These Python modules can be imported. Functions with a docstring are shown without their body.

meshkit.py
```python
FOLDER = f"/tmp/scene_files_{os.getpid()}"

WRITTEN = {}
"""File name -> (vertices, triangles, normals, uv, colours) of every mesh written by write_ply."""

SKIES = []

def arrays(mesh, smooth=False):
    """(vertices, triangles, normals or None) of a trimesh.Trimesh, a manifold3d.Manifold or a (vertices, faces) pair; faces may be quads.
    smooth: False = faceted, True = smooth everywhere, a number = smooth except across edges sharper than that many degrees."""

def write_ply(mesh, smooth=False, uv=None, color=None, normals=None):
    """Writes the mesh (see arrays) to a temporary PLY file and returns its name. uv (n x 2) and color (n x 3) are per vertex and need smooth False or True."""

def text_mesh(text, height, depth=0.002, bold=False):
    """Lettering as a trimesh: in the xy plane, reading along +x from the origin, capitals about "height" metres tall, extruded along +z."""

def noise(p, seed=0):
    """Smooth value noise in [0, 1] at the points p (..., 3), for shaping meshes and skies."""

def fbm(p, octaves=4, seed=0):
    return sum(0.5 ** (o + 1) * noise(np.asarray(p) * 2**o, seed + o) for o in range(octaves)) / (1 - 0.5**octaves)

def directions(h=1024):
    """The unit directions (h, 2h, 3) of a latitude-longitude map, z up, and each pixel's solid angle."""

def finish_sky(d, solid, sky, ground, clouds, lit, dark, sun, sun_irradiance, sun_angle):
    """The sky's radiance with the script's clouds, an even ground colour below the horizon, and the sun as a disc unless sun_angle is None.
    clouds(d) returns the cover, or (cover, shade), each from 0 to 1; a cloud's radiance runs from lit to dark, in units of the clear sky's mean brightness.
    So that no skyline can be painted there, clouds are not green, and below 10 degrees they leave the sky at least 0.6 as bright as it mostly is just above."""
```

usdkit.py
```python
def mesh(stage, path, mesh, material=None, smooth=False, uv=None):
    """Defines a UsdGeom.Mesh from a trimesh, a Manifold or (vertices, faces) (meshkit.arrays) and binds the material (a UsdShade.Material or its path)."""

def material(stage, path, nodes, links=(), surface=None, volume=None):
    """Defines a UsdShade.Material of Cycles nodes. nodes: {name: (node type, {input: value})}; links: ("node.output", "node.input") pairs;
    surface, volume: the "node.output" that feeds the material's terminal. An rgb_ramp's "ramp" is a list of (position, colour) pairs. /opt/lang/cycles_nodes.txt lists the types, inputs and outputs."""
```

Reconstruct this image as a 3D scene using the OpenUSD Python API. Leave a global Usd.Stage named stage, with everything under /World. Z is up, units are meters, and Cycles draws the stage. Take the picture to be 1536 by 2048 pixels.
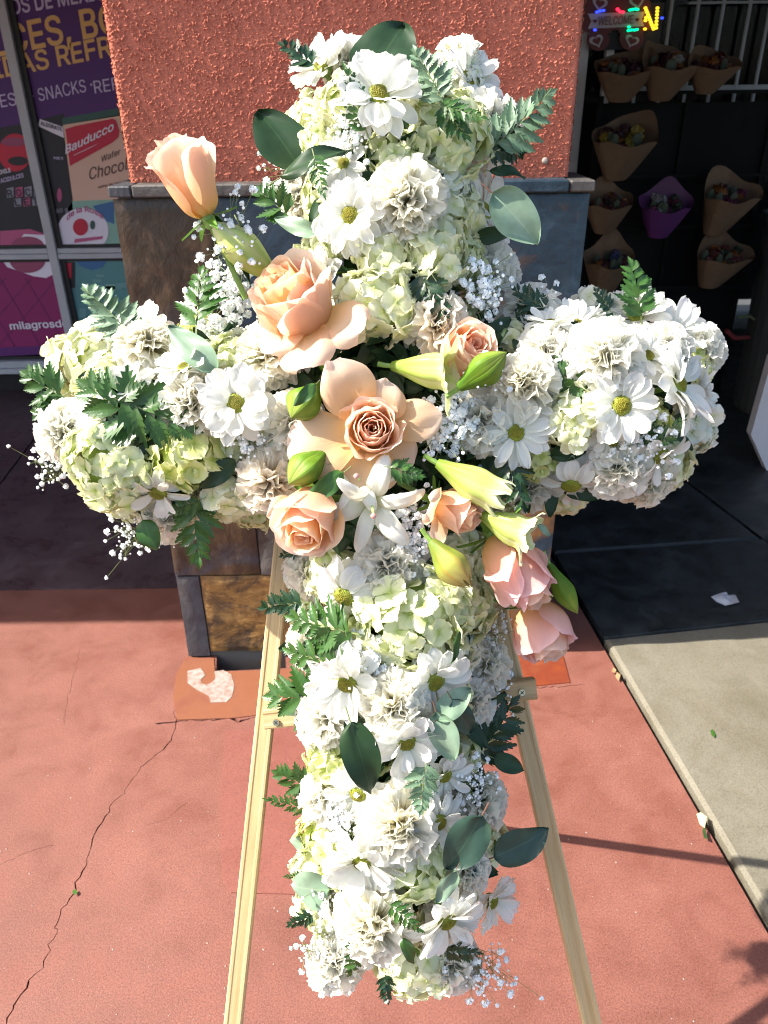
import math, random
import numpy as np, trimesh, shapely
from shapely.geometry import Polygon
from shapely import affinity
import usdkit, meshkit
from pxr import Usd, UsdGeom, UsdLux, Gf, Sdf, Vt, UsdShade

stage = Usd.Stage.CreateInMemory()
UsdGeom.SetStageUpAxis(stage, 'Z'); UsdGeom.SetStageMetersPerUnit(stage, 1.0)
UsdGeom.Xform.Define(stage, '/World'); UsdGeom.Scope.Define(stage, '/World/Looks')
PI = math.pi
def unit(v):
    v = np.asarray(v, float); return v / (np.linalg.norm(v) + 1e-12)

# ------------------------------------------------------------------ camera, sky, sun, exposure
CAM = np.array([0, 0, 1.55]); PITCH = math.radians(28.4); FPX = 1538.0; ROLL = 0.013
FWD = np.array([0, math.cos(PITCH), -math.sin(PITCH)]); U0 = np.array([0, math.sin(PITCH), math.cos(PITCH)]); R0 = np.array([1.0, 0, 0])
RIGHT = math.cos(ROLL) * R0 - math.sin(ROLL) * U0; UPV = math.cos(ROLL) * U0 + math.sin(ROLL) * R0
EXPOSURE = 1.48
cam = UsdGeom.Camera.Define(stage, '/World/camera')
cam.CreateFocalLengthAttr(26.0); cam.CreateHorizontalApertureAttr(26.0 * 1536 / FPX)
cam.CreateFStopAttr(11.0); cam.CreateFocusDistanceAttr(0.9); cam.CreateExposureAttr(EXPOSURE); cam.CreateClippingRangeAttr(Gf.Vec2f(0.02, 500))
M = np.eye(4); M[0, :3] = RIGHT; M[1, :3] = UPV; M[2, :3] = -FWD; M[3, :3] = CAM
cam.AddTransformOp().Set(Gf.Matrix4d(M.tolist()))

SUN = unit([-0.70, -0.045, 0.712])
dome = UsdLux.DomeLight.Define(stage, '/World/sky')
sky = usdkit.material(stage, '/World/Looks/sky', {
    's': ('sky_texture', {'sky_type': 'single_scattering', 'sun_disc': False, 'aerosol_density': 3.0, 'sun_elevation': math.asin(SUN[2]), 'sun_rotation': math.atan2(SUN[0], SUN[1])}),
    'b': ('background_shader', {'strength': 0.115})}, [('s.color', 'b.color')], surface='b.background')
UsdShade.MaterialBindingAPI.Apply(dome.GetPrim()).Bind(sky)
dome.GetPrim().SetCustomDataByKey('kind', 'structure')
sun = UsdLux.DistantLight.Define(stage, '/World/sun')
sun.CreateNormalizeAttr(True); sun.CreateIntensityAttr(1.15); sun.CreateAngleAttr(0.53); sun.CreateColorAttr(Gf.Vec3f(1.0, 0.94, 0.85))
z = SUN; x = unit(np.cross([0, 1, 0], z)); y = np.cross(z, x)
Ms = np.eye(4); Ms[0, :3] = x; Ms[1, :3] = y; Ms[2, :3] = z
sun.AddTransformOp().Set(Gf.Matrix4d(Ms.tolist()))

# ------------------------------------------------------------------ helpers
used = {}
def numbered(parent, name):
    k = parent + '/' + name; n = used.get(k, 0); used[k] = n + 1
    return k if n == 0 else f'{k}_{n:03d}'
def tag(p, label=None, cat=None, group=None, kind=None):
    for k, v in (('label', label), ('category', cat), ('group', group), ('kind', kind)):
        if v: p.SetCustomDataByKey(k, v)
    return p
def pathof(o): return o if isinstance(o, str) else str(o.GetPath())
def thing(name, label, cat, group=None, mat=None, kind=None):
    x = UsdGeom.Xform.Define(stage, numbered('/World', name))
    if mat is not None: x.AddTransformOp().Set(Gf.Matrix4d(np.asarray(mat).T.tolist()))
    return tag(x.GetPrim(), label, cat, group, kind)
def obj(name, mesh, mat, parent='/World', smooth=False, label=None, cat=None, group=None, kind=None, uv=None):
    m = usdkit.mesh(stage, numbered(pathof(parent), name), mesh, mat, smooth, uv)
    return tag(m.GetPrim(), label, cat, group, kind)
def inst(name, proto, mat, label, cat, group=None):
    x = UsdGeom.Xform.Define(stage, numbered('/World', name))
    x.AddTransformOp().Set(Gf.Matrix4d(np.asarray(mat).T.tolist()))
    p = x.GetPrim(); p.GetReferences().AddInternalReference(proto.GetPath()); p.SetInstanceable(True)
    return tag(p, label, cat, group)
def klass(name):
    return stage.CreateClassPrim('/World/' + name)
def ray(px, py): return FWD + RIGHT * ((px - 768) / FPX) - UPV * ((py - 1024) / FPX)
def aty(px, py, Y):
    d = ray(px, py); return CAM + d * ((Y - CAM[1]) / d[1])
def atz(px, py, Z=0.0):
    d = ray(px, py); return CAM + d * ((Z - CAM[2]) / d[2])
# the plane of the standing cross: origin, across, up, towards the viewer
TILT = math.radians(28)
PU = np.array([1.0, 0, 0]); PV = np.array([0, math.sin(TILT), math.cos(TILT)]); PW = np.array([0, -math.cos(TILT), math.sin(TILT)])
PO = CAM + ray(795, 830) * 0.93
def atw(px, py, w=0.0):
    d = ray(px, py); t = ((PO + PW * w - CAM) @ PW) / (d @ PW); p = CAM + d * t - PO
    return np.array([p @ PU, p @ PV, w])
def uvw(p): return PO + PU * p[0] + PV * p[1] + PW * p[2]
def dirw(v): return PU * v[0] + PV * v[1] + PW * v[2]

def grid(P, closed=False):
    P = np.asarray(P, float); n, m = P.shape[:2]
    i, j = np.meshgrid(np.arange(n - 1), np.arange(m if closed else m - 1), indexing='ij'); k = (j + 1) % m
    q = np.stack([i * m + j, i * m + k, (i + 1) * m + k, (i + 1) * m + j], -1).reshape(-1, 4)
    return P.reshape(-1, 3), np.vstack([q[:, [0, 1, 2]], q[:, [0, 2, 3]]])
def guv(n, m):
    v, u = np.meshgrid(np.linspace(0, 1, n), np.linspace(0, 1, m), indexing='ij')
    return np.stack([u.ravel(), v.ravel()], 1)
def join(ms):
    V, F, n = [], [], 0
    for v, f in ms:
        v = np.asarray(v); V.append(v); F.append(np.asarray(f) + n); n += len(v)
    return np.vstack(V), np.vstack(F)
def tm(m): return np.array(m.vertices), np.array(m.faces)
def tube(pts, rad, sides=6, cap=True):
    p = np.asarray(pts, float); n = len(p); t = np.gradient(p, axis=0); t /= np.linalg.norm(t, axis=1, keepdims=True) + 1e-12
    ref = np.array([0.31, 0.2, 0.93]); ref = np.array([1.0, 0.1, 0]) if abs(unit(p[-1] - p[0]) @ ref) > .92 else ref
    a = np.cross(t, ref); a /= np.linalg.norm(a, axis=1, keepdims=True) + 1e-12; b = np.cross(t, a)
    r = np.broadcast_to(rad, (n,))[:, None, None]; g = np.arange(sides) * 2 * PI / sides
    P = p[:, None] + r * (np.cos(g)[None, :, None] * a[:, None] + np.sin(g)[None, :, None] * b[:, None])
    v, f = grid(P, True)
    if cap:
        v = np.vstack([v, p[0], p[-1]]); k = np.arange(sides); q = (k + 1) % sides
        f = np.vstack([f, np.stack([q, k, np.full(sides, n * sides)], 1), np.stack([(n - 1) * sides + k, (n - 1) * sides + q, np.full(sides, n * sides + 1)], 1)])
    return v, f
def box(lo, hi, bev=0.0):
    lo, hi = np.minimum(lo, hi), np.maximum(lo, hi)
    m = trimesh.creation.box(hi - lo); m.apply_translation((lo + hi) / 2)
    if bev > 0:
        c = []
        for s in np.array(np.meshgrid([0, 1], [0, 1], [0, 1])).reshape(3, -1).T:
            k = np.where(s == 1, hi, lo); d = np.where(s == 1, -1, 1) * bev
            for ax in range(3):
                o = d.copy(); o[ax] = 0; c.append(k + o)
        m = trimesh.convex.convex_hull(np.array(c))
    return tm(m)
def slab(poly, z0, z1):
    p = Polygon(poly); m = trimesh.creation.extrude_polygon(p, z1 - z0, engine='earcut'); m.apply_translation([0, 0, z0]); return tm(m)
def ico(c, r, sub=1):
    m = trimesh.creation.icosphere(sub, 1.0); return np.array(m.vertices) * r + c, np.array(m.faces)
def sstep(a, b, x):
    t = np.clip((np.asarray(x, float) - a) / (b - a), 0, 1); return t * t * (3 - 2 * t)
def frame(pos, zdir, spin=0.0, s=1.0, ydir=None):
    zdir = unit(zdir); r = np.array(ydir) if ydir is not None else (PV if abs(zdir @ PV) < .95 else PU)
    yv = unit(r - zdir * (r @ zdir)); xv = np.cross(yv, zdir)
    c, n = math.cos(spin), math.sin(spin); X = xv * c + yv * n; Y = -xv * n + yv * c
    sc = np.broadcast_to(s, (3,)); m = np.eye(4); m[:3, 0] = X * sc[0]; m[:3, 1] = Y * sc[1]; m[:3, 2] = zdir * sc[2]; m[:3, 3] = pos
    return m

# ------------------------------------------------------------------ materials
def mat(name, nodes, links, surface='p.BSDF', volume=None): return usdkit.material(stage, '/World/Looks/' + name, nodes, links, surface, volume)
def plain(name, col, rough=0.5, **k):
    return mat(name, {'p': ('principled_bsdf', {'base_color': col, 'roughness': rough, **k})}, [])
def noisy(name, c1, c2, scale, rough=0.6, bump=0.0, bscale=None, detail=6, stretch=(1, 1, 1), c3=None, rough2=None, bdist=0.002, obj=False):
    """a colour that wanders between c1 and c2, with fine relief"""
    nodes = {'g': ('texture_coordinate' if obj else 'geometry', {}), 'm': ('mapping', {'scale': stretch}), 'n': ('noise_texture', {'scale': scale, 'detail': detail, 'roughness': .62}),
             'r': ('rgb_ramp', {'ramp': [(.3, c1), (.7, c2)] if c3 is None else [(.28, c1), (.5, c2), (.7, c3)]}), 'p': ('principled_bsdf', {'roughness': rough, 'specular_ior_level': .12 if rough > .85 else .5})}
    links = [('g.object' if obj else 'g.position', 'm.vector'), ('m.vector', 'n.vector'), ('n.fac', 'r.fac'), ('r.color', 'p.base_color')]
    if bump:
        nodes['b'] = ('noise_texture', {'scale': bscale or scale * 6, 'detail': 4}); nodes['u'] = ('bump', {'strength': bump, 'distance': bdist})
        links += [('m.vector', 'b.vector'), ('b.fac', 'u.height'), ('u.normal', 'p.normal')]
    if rough2 is not None:
        nodes['q'] = ('map_range', {'from_min': .35, 'from_max': .65, 'to_min': rough, 'to_max': rough2, 'clamp': True}); links += [('n.fac', 'q.value'), ('q.result', 'p.roughness')]
    return mat(name, nodes, links)
def petal(name, stops, rough=0.5, trans=0.3, vein=18.0, vstr=0.35, vary=0.06, across=None, spec=0.3, fleck=None):
    """thin petal or leaf: colour runs along it (st.y), fine veins along its length, some light passes through"""
    nodes = {'t': ('uvmap', {'attribute': 'st'}), 'x': ('separate_xyz', {}), 'r': ('rgb_ramp', {'ramp': stops}),
             'm': ('mapping', {'scale': (vein, 1.6, 1)}), 'n': ('noise_texture', {'scale': 1.0, 'detail': 3}), 'u': ('bump', {'strength': vstr, 'distance': 0.0006}),
             'o': ('object_info', {}), 'mr': ('map_range', {'to_min': 1 - vary * 2, 'to_max': 1.0}), 'h': ('hsv', {'saturation': 1.0}),
             'p': ('principled_bsdf', {'roughness': rough, 'specular_ior_level': spec}), 'tr': ('translucent_bsdf', {}), 'mx': ('mix_closure', {'fac': trans})}
    links = [('t.UV', 'x.vector'), ('x.y', 'r.fac'), ('t.UV', 'm.vector'), ('m.vector', 'n.vector'), ('n.fac', 'u.height'), ('u.normal', 'p.normal'),
             ('o.random', 'mr.value'), ('mr.result', 'h.value'), ('h.color', 'p.base_color'), ('h.color', 'tr.color'), ('p.BSDF', 'mx.closure1'), ('tr.BSDF', 'mx.closure2')]
    src = 'r.color'
    if across:
        nodes['a1'] = ('math', {'math_type': 'subtract', 'value2': .5}); nodes['a2'] = ('math', {'math_type': 'absolute'}); nodes['ar'] = ('rgb_ramp', {'ramp': across}); nodes['am'] = ('mix_color', {'blend_type': 'multiply', 'fac': 1.0})
        links += [('x.x', 'a1.value1'), ('a1.value', 'a2.value1'), ('a2.value', 'ar.fac'), ('ar.color', 'am.b'), (src, 'am.a')]; src = 'am.result'
    if fleck:
        nodes['f'] = ('geometry', {}); nodes['fn'] = ('noise_texture', {'scale': fleck, 'detail': 4}); nodes['fr'] = ('rgb_ramp', {'ramp': [(.35, (.82, .82, .8)), (.6, (1, 1, 1))]}); nodes['fm'] = ('mix_color', {'blend_type': 'multiply', 'fac': 1.0})
        links += [('f.position', 'fn.vector'), ('fn.fac', 'fr.fac'), ('fr.color', 'fm.b'), (src, 'fm.a')]; src = 'fm.result'
    links.append((src, 'h.color'))
    return mat(name, nodes, links, 'mx.closure')

W_PET = petal('white_petal', [(0, (.7, .75, .5)), (.18, (.88, .885, .8)), (1, (.905, .9, .86))], .5, .42, 14, .5, .03)
CARN = {'white': petal('white_carnation', [(0, (.87, .86, .62)), (.5, (.9, .885, .76)), (1, (.91, .9, .83))], .6, .52, 30, .4, .03),
        'cream': petal('cream_carnation', [(0, (.88, .8, .5)), (.5, (.89, .85, .66)), (1, (.905, .89, .8))], .6, .52, 30, .4, .04),
        'peach': petal('peach_carnation', [(0, (.88, .7, .44)), (.5, (.89, .79, .6)), (1, (.905, .865, .77))], .6, .52, 30, .4, .04)}
HYD = {'cream': petal('cream_hydrangea', [(0, (.6, .68, .22)), (.3, (.82, .84, .5)), (1, (.88, .88, .68))], .5, .3, 9, .5, .05),
       'green': petal('green_hydrangea', [(0, (.48, .6, .12)), (.35, (.76, .81, .44)), (1, (.84, .86, .6))], .5, .3, 9, .5, .06),
       'lime': petal('lime_hydrangea', [(0, (.44, .58, .07)), (.4, (.76, .81, .29)), (1, (.85, .87, .5))], .5, .3, 9, .5, .06),
       'pale': petal('pale_hydrangea', [(0, (.66, .73, .4)), (.4, (.84, .86, .7)), (1, (.87, .88, .78))], .5, .3, 9, .5, .05)}
ROSE_IN = petal('peach_rose_heart', [(0, (.9, .6, .2)), (.35, (.92, .5, .24)), (.72, (.92, .57, .35)), (1, (.92, .69, .55))], .6, .5, 38, .6, .04, fleck=None)
ROSE_OUT = petal('peach_rose_petal', [(0, (.9, .66, .17)), (.3, (.92, .59, .26)), (.62, (.93, .63, .4)), (1, (.93, .73, .62))], .6, .48, 38, .6, .04, fleck=None)
ROSE_ORANGE = petal('orange_peach_rose_petal', [(0, (.92, .66, .12)), (.4, (.95, .5, .13)), (.78, (.95, .58, .25)), (1, (.93, .72, .54))], .6, .5, 38, .6, .04, fleck=None)
ROSE_PINK = petal('pink_tipped_rose_petal', [(0, (.89, .66, .16)), (.3, (.91, .57, .25)), (.6, (.91, .54, .41)), (1, (.91, .6, .6))], .6, .42, 38, .6, .04, fleck=None)
LILY_W = petal('white_lily_tepal', [(0, (.62, .7, .25)), (.3, (.84, .85, .68)), (1, (.88, .885, .85))], .4, .3, 8, .4, .02)
LILY_HALF = petal('opening_lily_tepal', [(0, (.22, .34, .04)), (.25, (.45, .52, .14)), (.7, (.68, .69, .33)), (1, (.8, .8, .6))], .4, .3, 8, .4, .03, across=[(0, (.8, .95, .55)), (.14, (.95, 1, .75)), (.3, (1, 1, 1))])
LILY_BUD = petal('green_lily_tepal', [(0, (.1, .22, .02)), (.5, (.19, .31, .03)), (.85, (.3, .37, .07)), (1, (.26, .3, .07))], .45, .25, 22, .9, .05, fleck=70, across=[(0, (.72, .9, .6)), (.16, (.9, 1, .8)), (.45, (1.2, 1.1, 1.0))])
LILY_BLUSH = petal('blushed_lily_tepal', [(0, (.18, .27, .04)), (.4, (.3, .37, .07)), (.75, (.5, .4, .14)), (1, (.44, .33, .13))], .45, .25, 22, .9, .05, fleck=70, across=[(0, (1.05, .8, .6)), (.14, (.95, 1, .8)), (.45, (1.1, 1.1, 1.0))])
LEAF = {'dark': petal('dark_leaf', [(0, (.035, .075, .025)), (.5, (.024, .058, .024)), (1, (.028, .064, .028))], .42, .12, 6, .5, .1, across=[(0, (1.9, 1.7, 1.5)), (.02, (1, 1, 1)), (.5, (.9, .95, .9))], spec=.3, fleck=50),
        'pale': petal('pale_eucalyptus', [(0, (.2, .31, .2)), (.5, (.27, .38, .27)), (1, (.25, .36, .26))], .4, .18, 6, .3, .08, across=[(0, (1.25, 1.2, 1.1)), (.03, (1, 1, 1)), (.5, (.95, 1, .95))], spec=.5, fleck=60),
        'blue': petal('blue_green_eucalyptus', [(0, (.04, .085, .055)), (.5, (.033, .072, .052)), (1, (.036, .08, .06))], .42, .12, 6, .3, .08, across=[(0, (1.9, 1.7, 1.5)), (.025, (1, 1, 1)), (.5, (.95, 1, .95))], spec=.5, fleck=70),
        'mid': petal('green_leaf', [(0, (.06, .15, .025)), (.5, (.045, .12, .022)), (1, (.045, .11, .025))], .38, .2, 6, .3, .1, across=[(0, (1.6, 1.5, 1.3)), (.03, (1, 1, 1)), (.5, (.9, .95, .9))], spec=.5)}
FERN = {'mid': petal('fern_green', [(0, (.05, .12, .022)), (1, (.04, .12, .022))], .36, .2, 5, .3, .12, across=[(0, (1.5, 1.4, 1.2)), (.05, (1, 1, 1)), (.5, (.9, .95, .9))], spec=.5),
        'dark': petal('fern_dark', [(0, (.018, .052, .018)), (1, (.014, .048, .017))], .35, .12, 5, .3, .12, spec=.5),
        'silver': petal('fern_underside', [(0, (.16, .25, .15)), (1, (.13, .23, .14))], .45, .2, 5, .3, .12, across=[(0, (1.6, 1.5, 1.4)), (.06, (1, 1, 1)), (.5, (.8, .9, .8))], spec=.5)}
DISC = noisy('daisy_disc', (.13, .13, .005), (.25, .215, .01), 180, .7, obj=False)
DISC_DARK = plain('disc_rim', (.2, .26, .02), .7)
GYPS = plain('gypsophila_white', (.87, .875, .85), .6, subsurface_weight=.1)
STEM = plain('stem_green', (.16, .27, .05), .5); STEM_RED = plain('stem_reddish', (.13, .055, .035), .5); STEM_OLIVE = plain('thin_stem', (.17, .21, .07), .55)
PISTIL = plain('pistil', (.36, .55, .14), .45); STIGMA = plain('stigma', (.5, .25, .22), .5)
SEPAL = petal('sepal_green', [(0, (.14, .28, .04)), (1, (.1, .24, .03))], .4, .2, 5, .3, .08)
FOAM = noisy('floral_foam', (.015, .04, .015), (.03, .065, .02), 60, .9, .4)
# ------------------------------------------------------------------ the setting: ground, arcade, pillar, shop front
rng = np.random.default_rng(7)
def ground_mat(name, c1, c2, c3, rough, rough2, speck, stain):
    nodes = {'g': ('geometry', {}), 'n1': ('noise_texture', {'scale': 2.2, 'detail': 6, 'roughness': .65}), 'n2': ('noise_texture', {'scale': 260, 'detail': 4, 'roughness': .75}),
             'r1': ('rgb_ramp', {'ramp': [(.3, c1), (.52, c2), (.72, c3)]}), 'r2': ('rgb_ramp', {'ramp': [(.32, (.6, .57, .57)), (.47, (1, 1, 1)), (.62, speck)]}),
             'v': ('voronoi_texture', {'scale': 75, 'randomness': 1}), 'vr': ('rgb_ramp', {'ramp': [(.0, (1.7, 1.8, 1.8)), (.05, (1.4, 1.45, 1.45)), (.09, (1, 1, 1))]}),
             'n3': ('noise_texture', {'scale': 7, 'detail': 5, 'roughness': .7, 'distortion': .4}), 'r3': ('rgb_ramp', {'ramp': [(.35, stain), (.6, (1, 1, 1))]}),
             'm1': ('mix_color', {'blend_type': 'multiply', 'fac': 1.0}), 'm2': ('mix_color', {'blend_type': 'multiply', 'fac': 1.0, 'use_clamp': False}), 'm3': ('mix_color', {'blend_type': 'multiply', 'fac': 1.0}),
             'nb': ('noise_texture', {'scale': 420, 'detail': 3, 'roughness': .7}), 'u': ('bump', {'strength': .7, 'distance': .0012}), 'q': ('map_range', {'from_min': .35, 'from_max': .65, 'to_min': rough, 'to_max': rough2, 'clamp': True}), 'p': ('principled_bsdf', {})}
    links = [('g.position', 'n1.vector'), ('g.position', 'n2.vector'), ('g.position', 'n3.vector'), ('g.position', 'v.vector'), ('n1.fac', 'r1.fac'), ('n2.fac', 'r2.fac'), ('n3.fac', 'r3.fac'), ('v.distance', 'vr.fac'),
             ('r1.color', 'm1.a'), ('r2.color', 'm1.b'), ('m1.result', 'm2.a'), ('vr.color', 'm2.b'), ('m2.result', 'm3.a'), ('r3.color', 'm3.b'), ('m3.result', 'p.base_color'),
             ('g.position', 'nb.vector'), ('nb.fac', 'u.height'), ('u.normal', 'p.normal'), ('n3.fac', 'q.value'), ('q.result', 'p.roughness')]
    return mat(name, nodes, links)
RED = ground_mat('red_concrete', (.15, .05, .034), (.178, .062, .043), (.2, .075, .054), .5, .8, (1.3, 1.42, 1.42), (.84, .8, .79))
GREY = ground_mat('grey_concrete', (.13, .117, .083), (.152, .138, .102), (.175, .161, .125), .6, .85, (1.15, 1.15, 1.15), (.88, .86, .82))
FLOOR = ground_mat('shade_tinted_walkway_floor', (.06, .038, .042), (.085, .055, .06), (.11, .075, .08), .22, .6, (1.2, 1.2, 1.2), (.55, .5, .5))  # the red concrete again, with the walkway's shade put into its colour
FLOORG = ground_mat('damp_shade_tinted_grey_floor', (.016, .02, .02), (.025, .03, .03), (.042, .046, .045), .3, .7, (1.2, 1.2, 1.2), (.45, .45, .47))  # damp grey slabs, darkened further so the colour carries the roof's shade
ASPH = noisy('asphalt', (.045, .045, .047), (.065, .064, .062), 30, .85, .5, 200)
PATCH = noisy('orange_repaint', (.19, .062, .025), (.2, .07, .033), 9, .55, .2, 150, c3=(.175, .055, .03))
PATCHR = noisy('rusty_repaint', (.2, .042, .012), (.16, .03, .012), 14, .5, .2, 150, c3=(.2, .055, .02))
CHALK = noisy('chalky_smear', (.2, .085, .05), (.27, .21, .18), 60, .85, .3, 300, c3=(.34, .29, .26))
DARK = plain('dark_gap', (.012, .011, .011), .9)

obj('ground', slab([(-80, -80), (80, -80), (80, 80), (-80, 80)], -.5, -.22), ASPH, kind='structure')
J0 = atz(1200, 1284)[:2]; J1 = atz(1536, 1868)[:2]; jd = unit(J1 - J0)
Ja = J0 + jd * ((-1.6 - J0[1]) / jd[1]); Jb = J0 + jd * ((5.6 - J0[1]) / jd[1]); jn = np.array([-jd[1], jd[0]]); jn = jn if jn[0] > 0 else -jn
GAP = .016
def crack(px, w0=.0006, w1=.0016, seed=1):
    """a jagged narrow polygon along the given marks on the pavement"""
    r = np.random.default_rng(seed); P = np.array([atz(*p)[:2] for p in px]); out = []
    for a, b in zip(P[:-1], P[1:]):
        k = max(2, int(np.linalg.norm(b - a) / .012))
        for s in np.arange(k) / k: out.append(a + (b - a) * s)
    out.append(P[-1]); out = np.array(out); out[1:-1] += r.normal(0, .0022, out[1:-1].shape)
    t = np.gradient(out, axis=0); t /= np.linalg.norm(t, axis=1, keepdims=True); nn = np.stack([-t[:, 1], t[:, 0]], 1)
    w = (w0 + (w1 - w0) * np.abs(np.convolve(r.normal(0, 1, len(out) + 6), np.ones(7) / 3.2, 'valid')))[:, None]; w[0] = w[-1] = .0003
    return Polygon(np.vstack([out + nn * w, (out - nn * w)[::-1]])).buffer(0)
s = .5116
C1 = [(722, 620), (690, 700), (695, 760), (685, 820), (690, 868), (668, 940), (640, 970), (600, 1010), (570, 1030), (530, 1070), (500, 1110), (480, 1150), (440, 1180), (425, 1215), (400, 1260), (365, 1310), (355, 1370), (335, 1410), (330, 1450),
      (300, 1500), (290, 1540), (235, 1600), (215, 1670), (225, 1690), (190, 1740), (185, 1780), (165, 1830), (115, 1870), (110, 1905), (60, 1960), (45, 2000), (25, 2060)]
C2 = [(605, 875), (690, 868), (850, 856), (890, 850), (930, 866), (960, 860), (985, 850), (1100, 838)]
cr = [crack([(a * s, 1000 + b * s) for a, b in C1], .0005, .0015, 3), crack([(a * s, 1000 + b * s) for a, b in C2], .0006, .003, 4),
      crack([(1050, 1378), (1142, 1371), (1170, 1369)], .0005, .0012, 5), crack([(1122, 1322), (1130, 1348), (1142, 1371)], .0005, .0012, 6),
      crack([(160, 1300), (135, 1400), (128, 1450)], .0004, .0004, 9), crack([(380, 1600), (330, 1640), (285, 1650)], .0003, .0004, 10), crack([(0, 1730), (60, 1700), (110, 1690)], .0003, .0004, 11)]
recess = Polygon([aty(432, 1300, 1.93)[:2], aty(570, 1300, 1.93)[:2], atz(572, 1336)[:2], atz(432, 1343)[:2]])
redpoly = Polygon([(-9, -1.6), Ja, Jb, (-9, 5.6)])
yj = atz(175, 1178)[1]
line1 = shapely.LineString([(-9, yj - .02), (3, yj + .012)]).buffer(.004)
dj0, dj1 = atz(84, 857)[:2], atz(0, 968)[:2]; line2 = shapely.LineString([dj0 + (dj0 - dj1) * 4, dj1 + (dj1 - dj0) * 12]).buffer(.005).difference(shapely.box(-20, -5, 20, yj))
front = redpoly.difference(shapely.box(-20, yj, 20, 20)).difference(line1).difference(shapely.union_all(cr)).difference(recess)
back = redpoly.difference(shapely.box(-20, -20, 20, yj)).difference(line1).difference(line2)
for g in sorted(getattr(front, 'geoms', [front]), key=lambda q: -q.area):
    if g.area > 1e-4: obj('pavement', slab(g.exterior.coords, -.15, 0) if not g.interiors else tm(trimesh.creation.extrude_polygon(g, .15, engine='earcut').apply_translation([0, 0, -.15])), RED, kind='structure')
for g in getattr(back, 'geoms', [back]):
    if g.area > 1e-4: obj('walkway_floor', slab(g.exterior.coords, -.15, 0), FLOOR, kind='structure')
# the grey slabs right of the joint, a little higher than the red ones
gpoly = Polygon([Ja + jn * GAP, (9, -1.6), (9, 5.6), Jb + jn * GAP])
g0, g1 = atz(1110, 1112)[:2], atz(1536, 1082)[:2]; h0, h1 = atz(1390, 980)[:2], atz(1536, 1092)[:2]
yy = atz(1300, 1262)[1]
k0, k1 = atz(1185, 1284)[:2], atz(1536, 1246)[:2]  # joint set along the roof's shadow edge; slabs behind take the shade-darkened colour
cuts = shapely.union_all([shapely.LineString([k0 - (k1 - k0) * .3, k1 + (k1 - k0) * 24]).buffer(.004), shapely.LineString([g0 - (g1 - g0), g1 + (g1 - g0) * 8]).buffer(.005), shapely.LineString([h0 + (h0 - h1) * 6, h1 + (h1 - h0) * .55]).buffer(.004)])
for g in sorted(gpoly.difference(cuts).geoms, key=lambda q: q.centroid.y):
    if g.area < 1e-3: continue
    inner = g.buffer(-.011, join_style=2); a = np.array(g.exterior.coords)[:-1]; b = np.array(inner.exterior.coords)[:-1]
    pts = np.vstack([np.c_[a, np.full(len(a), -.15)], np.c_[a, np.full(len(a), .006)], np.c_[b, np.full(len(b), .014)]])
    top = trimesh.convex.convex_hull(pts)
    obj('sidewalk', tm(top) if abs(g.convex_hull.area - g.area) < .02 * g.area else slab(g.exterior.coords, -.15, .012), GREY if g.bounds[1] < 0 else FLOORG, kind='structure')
obj('repainted_patch', slab([atz(*p)[:2] for p in [(372, 1315), (428, 1317), (430, 1345), (560, 1341), (600, 1338), (600, 1420), (470, 1437), (354, 1441), (347, 1400), (352, 1350)]], 0, .003), PATCH, kind='structure')
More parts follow.
